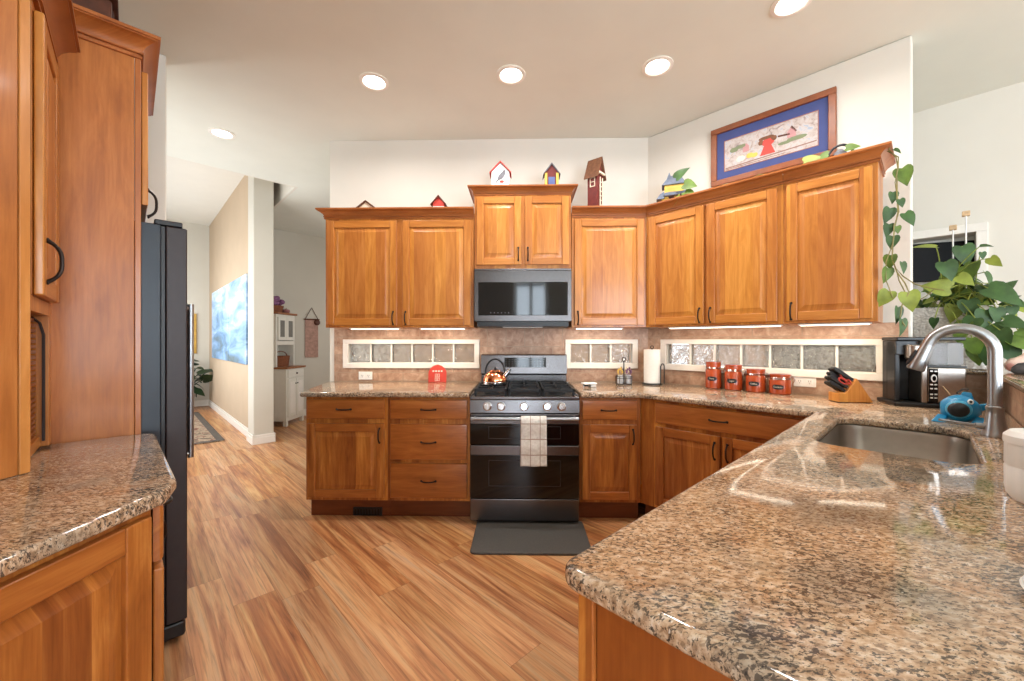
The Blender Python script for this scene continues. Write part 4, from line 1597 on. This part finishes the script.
# television in the nook niche
tv = thing('television', 'black television screen mounted in the white-framed wall niche', 'television', D(-.05, -4.50, 1.89), -20)
bx('screen', TVGL, tv, -.34, .30, -.03, 0, -.165, .135, .006)
bx('bracket', BLACK, tv, -.05, .05, .0, .07, -.06, .06, .003)
o = thing('niche_bowl', 'pale rounded vase standing in the wall niche under the television', 'vase', D(.05, -4.54, 1.15), 0)
MB().lathe([(.001, 0), (.04, 0), (.055, .08), (.065, .20), (.055, .34), (.03, .42), (.035, .45), (.028, .45)], seg=24).build('vessel', plain('pale_pink_ceramic', (206, 188, 180), .4), o)

# ------------------------------------------------------------------ decor on the cabinet tops
CTOP = UT + .0455


def gable(m, w, d, h0, h1, over=.012, t=.010):
    """walls into m (local x width, y depth)."""
    m.xprism([(-w / 2, 0), (w / 2, 0), (w / 2, h0), (0, h1), (-w / 2, h0)], 0, d)


def gable_roof(w, d, h0, h1, mat, parent, over=.016, t=.010):
    m = MB()
    sl = (h1 - h0) / (w / 2)
    for sg in (-1, 1):
        x1 = sg * (w / 2 + over); z1 = h0 - over * sl
        m.xprism([(0, h1 + .001), (x1, z1 + .001), (x1, z1 + t), (0, h1 + t * 1.3)], -over, d + over)
    return m.build('roof', mat, parent, .001)


def birdhouse(label, loc, rz, w, d, h0, h1, wall, roof):
    t = thing('birdhouse', label, 'birdhouse', loc, rz, 'birdhouses on the cabinet tops')
    m = MB(); gable(m, w, d, h0, h1)
    b = m.build('walls', wall, t, .001)
    gable_roof(w, d, h0, h1, roof, t)
    return t, b


p = sight(367, 205, y=3.27)
t, b = birdhouse('low wide birdhouse with dark gabled roof on the left end of the left upper cabinet', (p.x, 3.25, CTOP), 0, .17, .10, .050, .112, CREAMP, BROWN)
MB().box(-.03, .0, -.004, .0, .01, .055).box(.02, .05, -.004, 0, .03, .05).build('painted_window', ROOFB, b)
p = sight(439, 200, y=3.27)
t, b = birdhouse('small red and white barn birdhouse on the left upper cabinet', (p.x, 3.25, CTOP), 0, .094, .07, .098, .150, RED, BROWN)
MB().box(-.046, .046, -.003, 0, .03, .072).build('white_band', WPLAST, b)
m = MB()
for q in (-.028, 0, .028):
    m.box(q - .007, q + .007, -.004, -.0028, .042, .062)
m.build('painted_window', BROWN, b)
p = sight(500.5, 175, y=3.27)
t, b = birdhouse('white birdhouse with red roof and a painted bird above the microwave', (p.x, 3.25, 2.468), 0, .145, .09, .172, .245, WPLAST, RED)
m = MB()
m.M = Matrix.Translation((.010, -.002, .140)) @ Matrix.Rotation(R(-50), 4, 'Y')
m.ell((0, 0, 0), .042, .004, .020, 14, 8); m.ell((.040, 0, .006), .014, .004, .012, 10, 6)
m.loops([[(-.03, -.002, -.006), (-.03, .002, -.006), (-.03, .002, .006), (-.03, -.002, .006)], [(-.075, -.001, -.004), (-.075, .001, -.004), (-.075, .001, .004), (-.075, -.001, .004)]])
m.build('painted_bird', GREYR, b)
MB().ell((.012, -.001, .092), .018, .003, .012, 10, 6).build('painted_flower', RED, b)
p = sight(551.5, 175, y=3.27)
t, b = birdhouse('small dark red birdhouse with yellow posts and grey roof above the microwave', (p.x, 3.25, 2.468), 0, .108, .08, .158, .226, DRED, GREYR)
m = MB(); m.box(-.056, -.036, -.006, 0, .0, .158).box(.036, .056, -.006, 0, 0, .158); m.build('post', YELLOW, b)
MB().box(-.026, .026, -.005, 0, .01, .125).build('painted_door', BLUEP, b)
p = sight(602.5, 200, y=3.27)
t = thing('birdhouse', 'tall dark red birdhouse with a white ladder on the cabinet right of the microwave', 'birdhouse', (p.x - .02, 3.27, CTOP), 50, 'birdhouses on the cabinet tops')
b = MB().box(-.045, .045, 0, .09, 0, .34).xprism([(-.045, .34), (.045, .34), (0, .44)], 0, .09).build('walls', DRED, t, .001)
gable_roof(.09, .09, .345, .455, ROOFB, t, .022, .012)
m = MB()
for sx in (-.018, .018):
    m.tube([(sx, -.012, .02), (sx, -.012, .30)], .0045, 6)
for k in range(7):
    m.tube([(-.024, -.013, .04 + k * .037), (.024, -.013, .04 + k * .037)], .0042, 6)
m.M = Matrix.Translation((.012, 0, 0))
m.build('ladder', CREAMP, t)
bx('perch_rail', CREAMP, b, -.05, .05, -.022, -.004, .325, .343, .004)
m = MB()
for q in ((.225, .232), (.262, .268), (.295, .302)):
    m.box(-.049, -.045, .02, .065, q[0], q[1])
m.box(-.049, -.045, .02, .026, .225, .30); m.box(-.049, -.045, .06, .066, .225, .30)
m.build('window_bars', CREAMP, b)
# cottage on the angled cabinet
pc = sight(672, 195, n=-3.05)
t = thing('birdhouse', 'yellow and pink cottage birdhouse with grey-blue roofs beside the framed picture', 'birdhouse', (pc.x, pc.y, CTOP), -20, 'birdhouses on the cabinet tops')
b = MB().box(-.075, .075, 0, .10, 0, .12).box(-.055, .085, 0, .10, .12, .19).build('walls', YELLOW, t, .002)
m = MB()
m.xprism([(-.075, .19), (.10, .19), (.06, .255), (-.02, .255)], -.012, .11)
m.xprism([(-.115, .085), (-.055, .085), (-.055, .14), (-.085, .125)], -.012, .11)
m.xprism([(-.04, .23), (.0, .23), (-.02, .285)], -.012, .11)
m.build('roof', plain('grey_blue_shingle', (112, 122, 140), .65, var=.2, scale=40), t, .002)
m = MB(); m.xprism([(-.06, .10), (.10, .10), (.10, .125), (-.05, .125)], -.03, 0); m.build('porch_roof', MATS['grey_blue_shingle'], t, .002)
m = MB(); m.lathe([(.001, 0), (.022, 0), (.022, .004)], seg=14)
h_ = m.build('entry_hole', BROWN, b); h_.rotation_euler = (R(90), 0, 0); h_.location = (-.005, 0, .10)
MB().box(-.07, .06, -.004, 0, .0, .07).build('painted_front', plain('salmon_paint', (220, 150, 120), .6), b)
# dark arched ornament
pc = sight(840, 152, n=-2.99)
t = thing('arched_ornament', 'small dark arched wire ornament beside the right corner of the framed picture', 'ornament', (pc.x, pc.y, CTOP), -45)
m = MB()
m.tube([(.062 * math.cos(math.pi * k / 14), 0, .03 + .085 * math.sin(math.pi * k / 14)) for k in range(15)], .007, 8)
m.box(-.07, .07, -.02, .02, 0, .03)
m.build('arch', BLACK, t)
MB().lathe([(.001, .03), (.035, .03), (.03, .07), (.012, .088), (.001, .09)], seg=14).build('bell', GREYR, t)

# framed picture
pf_ = thing('framed_picture', 'framed folk print with blue mat leaning on the angled wall above the cabinets', 'picture', D(-.80, -3.298, 2.46), -45)
HWp, HH = .383, .440
m = MB()
fw_ = .042
m.box(-HWp, HWp, -.028, 0, 0, fw_); m.box(-HWp, HWp, -.028, 0, HH - fw_, HH)
m.box(-HWp, -HWp + fw_, -.028, 0, fw_, HH - fw_); m.box(HWp - fw_, HWp, -.028, 0, fw_, HH - fw_)
m.build('frame', plain('brown_picture_frame', (140, 78, 42), .4, var=.2, scale=20), pf_, .004)
bx('mat_board', plain('blue_mat_board', (66, 78, 132), .75, var=.05), pf_, -HWp + fw_, HWp - fw_, -.012, 0, fw_, HH - fw_, 0)
pr = bx('print', PRINT, pf_, -.285, .285, -.0135, -.012, .100, .325, 0)
m = MB()
for q in ((-.290, .290, .095, .099), (-.290, .290, .326, .330), (-.290, -.286, .095, .330), (.286, .290, .095, .330)):
    m.box(q[0], q[1], -.0145, -.012, q[2], q[3])
m.build('inner_border', plain('terracotta_line', (168, 110, 84), .6), pr, smooth=0)
def blot(name, mat, shapes):
    m = MB()
    for kind, *q in shapes:
        if kind == 'e':
            m.ell((q[0], -.0138, q[1]), q[2], .0012, q[3], 14, 6)
        else:
            m.xprism(q[0], -.0146, -.0134)
    return m.build(name, mat, pr)
blot('painted_dress', RED, [('p', [(-.05, .135), (.045, .135), (.02, .20), (-.025, .20)]), ('e', .0, .222, .04, .028)])
blot('painted_hat', ROOFB, [('e', -.01, .255, .05, .014), ('e', -.045, .23, .016, .02), ('e', .035, .238, .02, .02)])
blot('painted_cottage', plain('rose_paint', (190, 140, 140), .6), [('p', [(.115, .205), (.165, .205), (.165, .245), (.14, .275), (.115, .245)])])
blot('painted_birdhouse', MATS['rose_paint'], [('p', [(-.16, .20), (-.12, .20), (-.12, .24), (-.14, .262), (-.16, .24)])])
blot('painted_roof', BROWN, [('p', [(.06, .232), (.13, .225), (.13, .237), (.06, .244)]), ('p', [(.135, .272), (.142, .285), (.172, .24), (.165, .235)])])
blot('painted_bush', plain('sage_paint', (120, 130, 96), .6), [('e', .17, .19, .06, .016), ('e', .10, .18, .04, .012), ('e', -.17, .25, .04, .016), ('e', -.22, .24, .03, .02)])
blot('painted_cart', YELLOW, [('e', -.115, .165, .024, .02), ('e', -.085, .158, .022, .018)])
blot('painted_ground', plain('umber_paint', (140, 106, 92), .6), [('p', [(-.28, .112), (.28, .128), (.28, .136), (-.28, .120)]), ('p', [(-.28, .104), (.10, .108), (.10, .112), (-.28, .109)])])
blot('painted_lamb', CREAMP, [('e', -.175, .16, .03, .022)])

# ------------------------------------------------------------------ left side: fridge wall
def L(a, n):
    return D(a, n)


o = slab('countertop', rounded([tuple(D(-2.128, .584).xy), tuple(D(-2.128, -.073).xy), (-.912, 1.038), (-.861, .955), (-.861, .034)], [0, .05, .028, .025, 0]), CT - .036, CT, GRAN)
tag(o, 'near-left granite countertop with a clipped corner beside the fridge', 'countertop', 'granite countertops')
lc = thing('base_cabinet', 'near-left base cabinet with an angled raised-panel end facing the camera', 'cabinet', (-.895, .93, 0), 0, 'base cabinets')
inv = Matrix.Translation((.895, -.93, 0))
pp = [tuple((inv @ Vector((*q, 0))).xy) for q in (tuple(D(-2.128, .584).xy), tuple(D(-2.128, -.036).xy), (-.895, .947), (-.895, .06))]
MB().prism(pp, .10, CT - .037).build('body', WB, lc, .003)
pp2 = [tuple((inv @ Vector((*q, 0))).xy) for q in (tuple(D(-2.128, .584).xy), tuple(D(-2.128, .04).xy), (-.95, .90), (-.95, .12))]
MB().prism(pp2, 0, .10).build('toe_kick', WT, lc)
# end panel on the +X face: local frame with x along -Y is built in a child carrying the rotation
ep = door(lc, .012, .82, .13, .852, -.021, None, st=.062, mats=BM, name='end_panel')
ep.location = (0, .0, 0); ep.rotation_euler = (0, 0, R(90)); ep.location = (.0, -.820, 0)
# front drawer and door (looking towards -n)
fd = drawer(lc, .03, .60, .715, .852, -.021, .30, name='drawer'); fd.rotation_euler = (0, 0, R(135))
fdd = door(lc, .03, .60, .13, .695, -.021, (.56, .60), mats=BM); fdd.rotation_euler = (0, 0, R(135))
for q in (fd, fdd):
    q.location = Vector((-.002, .026, 0))

# tall angled end cabinet standing on the counter
A_ = D(-1.704, .195).xy + Vector((-.012, 0))
tc_ = thing('tall_corner_cabinet', 'tall wood cabinet standing on the near-left counter at the photo edge', 'cabinet', (A_.x, A_.y, CT + .001))
q2 = [(0, 0), (0.008, -.56), tuple((D(-1.704, .583).xy - A_))]
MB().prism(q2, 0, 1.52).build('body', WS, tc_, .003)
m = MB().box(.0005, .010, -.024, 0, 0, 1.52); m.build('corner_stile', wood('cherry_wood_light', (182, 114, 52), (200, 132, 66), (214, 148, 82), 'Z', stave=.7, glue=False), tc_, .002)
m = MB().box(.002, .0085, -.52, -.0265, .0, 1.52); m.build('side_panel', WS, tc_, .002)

# appliance garage and upper cabinet on the 45 degree wall
ag = thing('appliance_garage', 'wood appliance garage with slatted roll door on the near-left counter', 'cabinet', D(-1.708, .20, CT + .001), 135)
m = MB()
m.box(0, .030, 0, .375, 0, .49); m.box(.385, .428, 0, .375, 0, .49); m.box(.030, .385, 0, .375, .445, .49); m.box(.030, .385, .30, .375, 0, .445)
m.build('carcass', WV, ag, .002)
m = MB()
for k in range(24):
    z = .012 + k * .0178
    m.yprism([(.050, z), (.030, z + .003), (.030, z + .0125), (.050, z + .0155)], .031, .384)
rd = m.build('roll_door', wood('tambour_wood', (128, 66, 30), (150, 82, 40), (166, 98, 52), 'X', stave=.5, glue=False), ag, .001)
bx('bottom_rail', WH, rd, .031, .384, .020, .046, .0, .036, .003)
m = MB().tube([(.377, .012, .02), (.377, .012, .38), (.370, .02, .42), (.345, .034, .438)], .004, 6); m.build('track', SLATE, ag, label='metal door track')
ub = thing('upper_cabinet', 'upper cabinet with bow handle above the appliance garage, near left', 'cabinet', D(-1.708, .20, 1.3985), 135, 'upper cabinets')
bx('body', WV, ub, .046, .428, 0, .375, 0, .985, .002)
door(ub, .058, .40, .000, .815, -.022, None)
pull([c for c in ub.children if c.name.startswith('door')][0], (.105, -.022, .105), 'z', .125, .030, .0052)
crown(ub, [(.02, 0), (.428, 0)], .835, k=1.25)

# fridge side panel, over-fridge cabinet
fp = thing('fridge_surround', 'tall wood side panel and cabinet enclosing the refrigerator', 'cabinet', D(-2.1365, -.013, 0), 135)
# local x runs away from the camera along the fridge front, y to the wall
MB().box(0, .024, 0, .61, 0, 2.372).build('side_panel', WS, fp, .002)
bx('face_stile', wood('cherry_stile_warm', (166, 94, 44), (184, 108, 52), (196, 124, 62), 'Z', stave=.7, glue=False), fp, -.002, .05, -.019, -.001, 0, 2.372, .002)
bx('upper_box', WV, fp, .0245, 1.0, .0, .60, 1.795, 2.372, .002)
d = door(fp, .056, .50, 1.815, 2.352, -.041, None)
d2 = door(fp, .508, .95, 1.815, 2.352, -.041, None)
pull(d, (.10, -.041, 1.835), 'z', .11, .027)
crown(fp, [(0, .60), (0, -.012), (.66, -.012)], 2.366, k=1.12)

fg = thing('refrigerator', 'dark slate refrigerator seen edge-on behind the wood panel', 'refrigerator', D(-2.172, -.092, 0), 135)
bx('body', FSIDE, fg, 0, .91, 0, .66, .03, 1.742, .004)
for x in (.04, .87):
    for y in (.05, .6):
        MB().lathe([(.02, 0), (.02, .03)], (x, y, 0), 12).build('foot', BLACK, fg)
bx('kick_cover', BLACK, fg, .005, .905, -.080, 0, .022, .088, .012)
bx('gasket', BLACK, fg, .006, .904, -.014, 0, .09, 1.738, .002)
for x0, x1, hx in ((0, .440, .405), (.446, .91, .482)):
    d = bx('door', SLATE, fg, x0, x1, -.084, -.0145, .092, 1.740, .006)
    m = MB()
    m.tube([(hx, -.130, .68), (hx, -.130, 1.45)], .013, 12)
    for z in (.70, 1.43):
        m.tube([(hx, -.130, z), (hx, -.082, z)], .011, 10)
    m.build('handle', SATIN if hx < .45 else SLATE, d, label='long bar handle')
bx('hinge_cover', BLACK, fg, .01, .10, -.07, .02, 1.743, 1.765, .005)

# dark basket on top of the fridge cabinet
bk = thing('wooden_chest', 'dark brown carved wooden chest on top of the fridge cabinet', 'chest', D(-2.30, .17, 2.42), 135)
bx('box', BROWN, bk, -.10, .36, -.12, .20, 0, .17, .008)
m = MB(); m.yprism([(-.14, .171), (-.10, .215), (.17, .26), (.22, .171)], -.12, .38); m.build('lid', BROWN, bk, .006)
m = MB()
for k in range(8):
    m.box(-.08 + k * .055, -.05 + k * .055, -.125, -.119, .03, .14)
m.build('carved_slat', plain('darker_carving', (62, 34, 24), .6), bk)

# ------------------------------------------------------------------ hall things
ar = thing('wall_art', 'wide blue and white landscape painted on four boards on the tan hall wall', 'painting', D(-7.7, -1.122, 0), 135)
# local x runs to the hall end (-a)
xs = [-1.60, -.32, .20, .78, 1.40]
for x0, x1 in zip(xs, xs[1:]):
    bx('board', ARTB, ar, x0 + .016, x1 - .016, .012, .036, .955, 2.135, .004)
MB().box(xs[0] + .01, xs[-1] - .01, 0, .0118, .965, 2.125).build('backing', MATS['grey_blue_shingle'], ar)

o = thing('picture_frame', 'small gold framed picture on the far hall wall', 'picture', D(-9.735, -.715, 1.40), -135 + 90)
rz = o.rotation_euler
m = MB(); m.box(-.21, .21, -.03, 0, -.38, -.31).box(-.21, .21, -.03, 0, .31, .38).box(-.21, -.14, -.03, 0, -.31, .31).box(.14, .21, -.03, 0, -.31, .31)
m.build('frame', GOLD, o, .004)
bx('painting', plain('brown_painting', (104, 78, 60), .5, var=.4, scale=8), o, -.14, .14, -.012, 0, -.31, .31, 0)
o.rotation_euler = (0, 0, R(45))

hp_ = thing('potted_plant', 'dark green leafy plant in a pot at the far end of the hall', 'plant', D(-9.35, -.72, 0))
MB().lathe([(.001, 0), (.12, 0), (.16, .28), (.165, .30), (.14, .30), (.135, .27)], seg=20).build('pot', plain('white_glazed_pot', (196, 194, 190), .4), hp_)
m = MB(); mm = MB()
for k in range(30):
    an = rnd.uniform(0, 6.28); h_ = rnd.uniform(.30, 1.0); r_ = rnd.uniform(.06, .26)
    e_ = Vector((r_ * math.cos(an), r_ * math.sin(an), h_))
    mm.tube(stemcurve((0, 0, .25), e_, .06), .006, 5)
    leaf(m, e_, Vector((math.cos(an), math.sin(an), rnd.uniform(-.7, .5))), Vector((0, 0, 1)), rnd.uniform(.12, .2), 0, .3)
for (px, py) in ((207, 372), (203, 380), (198, 374)):
    e_ = sight(px, py, a=-9.35) - hp_.location
    mm.tube(stemcurve((0, 0, .25), e_, .06), .008, 5)
    leaf(m, e_, D(.2, -.7, .3), Vector((0, 0, 1)), .26, 0, .3)
m.build('foliage', [DLEAF], hp_, smooth=60)
mm.build('stem', DLEAF, hp_)

o = slab('rug', rounded(dpoly((-6.16, -.87), (-6.16, .45), (-8.9, .45), (-8.9, -.87)), .01), 0, .012, RUGM, bev=.003)
tag(o, 'patterned brown and grey runner rug on the hall floor', 'rug')
m = MB()
for q in (((-6.16, -.87), (-6.16, .45), (-6.24, .45), (-6.24, -.87)), ((-6.24, -.87), (-8.9, -.87), (-8.9, -.79), (-6.24, -.79))):
    m.prism(dpoly(*q), .0121, .0135)
m.build('border', plain('rug_border', (88, 80, 72), .95, var=.15), o, smooth=0)

# hutch
hx, hy = -3.44, 5.80
ht = thing('hutch', 'white two-tier hutch with wood tops in the dining area', 'hutch', (hx, hy, 0), 90)
# local x along +Y (width), local y to -X (depth), front at y=0
HWd, HD = .48, .42
bx('lower_body', HUTW, ht, 0, HWd, .01, HD, .075, .845, .004)
for x in (0, HWd - .05):
    for y in (.01, HD - .05):
        bx('leg', HUTW, ht, x, x + .05, y, y + .05, 0, .0745, .004)
bx('counter_board', plain('honey_wood_top', (150, 96, 60), .5, var=.2, scale=20), ht, -.015, HWd + .015, -.015, HD, .846, .872, .004)
dw_ = bx('drawer', HUTW, ht, .03, HWd - .03, -.006, .009, .715, .83, .003)
MB().ell((HWd / 2, -.018, .772), .018, .012, .012, 12, 8).build('knob', BRONZE, dw_)
for x0, x1, kx in ((.03, .236, .216), (.244, HWd - .03, .264)):
    d = bx('door', HUTW, ht, x0, x1, -.006, .009, .13, .70, .003)
    bx('door_panel', WHITE, d, x0 + .04, x1 - .04, -.010, -.005, .18, .65, .003)
    MB().ell((kx, -.014, .62), .010, .010, .010, 10, 6).build('knob', BRONZE, d)
m = MB()
m.box(0, .03, .16, HD, .873, 1.66); m.box(HWd - .03, HWd, .16, HD, .873, 1.66); m.box(.03, HWd - .03, HD - .02, HD, .873, 1.66)
m.box(.03, HWd - .03, .16, HD - .02, 1.20, 1.26); m.box(.03, HWd - .03, .16, HD - .02, 1.62, 1.66)
m.build('upper_body', HUTW, ht, .003)
for x0, x1 in ((.03, .238), (.242, HWd - .03)):
    m = MB(); m.box(x0, x0 + .045, .142, .158, 1.27, 1.62); m.box(x1 - .045, x1, .142, .158, 1.27, 1.62); m.box(x0 + .045, x1 - .045, .142, .158, 1.27, 1.32); m.box(x0 + .045, x1 - .045, .142, .158, 1.57, 1.62)
    d = m.build('glass_door', HUTW, ht, .002)
    bx('pane', plain('grey_pane', (120, 118, 112), .1), d, x0 + .045, x1 - .045, .149, .153, 1.32, 1.57, 0)
bx('top_board', MATS['honey_wood_top'], ht, -.02, HWd + .02, .125, HD, 1.661, 1.69, .005)
wb = thing('wicker_basket', 'brown wicker basket standing in the open shelf of the white hutch', 'basket', (hx - .24, hy + .24, .873), 90, 'wicker baskets')
MB().lathe([(.001, 0), (.15, 0), (.175, .15), (.18, .16), (.165, .16), (.15, .02)], seg=20, sy=.6).build('weave', WICKER, wb)
MB().tube([(.165 * math.cos(math.pi * k / 10), 0, .15 + .08 * math.sin(math.pi * k / 10)) for k in range(11)], .008, 6).build('handle', WICKER, wb)
wb = thing('flower_basket', 'brown basket of purple flowers on top of the white hutch', 'basket', (hx - .26, hy + .13, 1.691), 90)
MB().lathe([(.001, 0), (.12, 0), (.15, .10), (.14, .10)], seg=20, sy=.7).build('weave', WICKER, wb)
m = MB()
for k in range(26):
    an = rnd.uniform(0, 6.28); r_ = rnd.uniform(0, .15)
    m.ell((r_ * math.cos(an), .7 * r_ * math.sin(an), .13 + rnd.uniform(-.02, .09)), .04, .04, .035, 8, 6)
m.build('blossom', PURPLE, wb)
ob = thing('pink_pumpkin', 'small pinkish gourd on the right end of the hutch top', 'gourd', (hx - .24, hy + .38, 1.691))
MB().lathe([(.001, 0), (.04, .002), (.06, .03), (.05, .06), (.01, .07)], seg=16).build('flesh', plain('dusty_pink', (150, 100, 100), .6, var=.2), ob)
MB().tube([(0, 0, .065), (.005, 0, .085)], .006, 6).build('stalk', STEM, ob)

bn_ = thing('wall_banner', 'pinkish cloth banner hanging by a cord on the dining wall', 'banner', D(-7.275, -2.22, 0), 45 - 90)
p0 = sight(305, 319, a=-7.27); p1 = sight(318, 357, a=-7.27)
n0, n1 = -(p0.x + p0.y) * S2, -(p1.x + p1.y) * S2
bn_.location = D(-7.27, (n0 + n1) / 2, 0); bn_.rotation_euler = (0, 0, R(45))
hwb = abs(n1 - n0) / 2
bx('cloth', plain('pink_woven_cloth', (176, 140, 126), .9, var=.2, scale=25), bn_, -hwb, hwb, -.008, 0, p1.z, p0.z, 0)
m = MB().tube([(-hwb - .02, -.008, p0.z), (hwb + .02, -.008, p0.z)], .012, 8); m.build('rod', BROWN, bn_)
m = MB().tube([(-hwb, -.008, p0.z), (0, -.006, p0.z + .20), (hwb, -.008, p0.z)], .006, 6); m.build('cord', BROWN, bn_)
m = MB().ell((hwb * .8, -.02, p0.z - .05), .05, .02, .05, 12, 8); m.build('bow', BROWN, bn_)
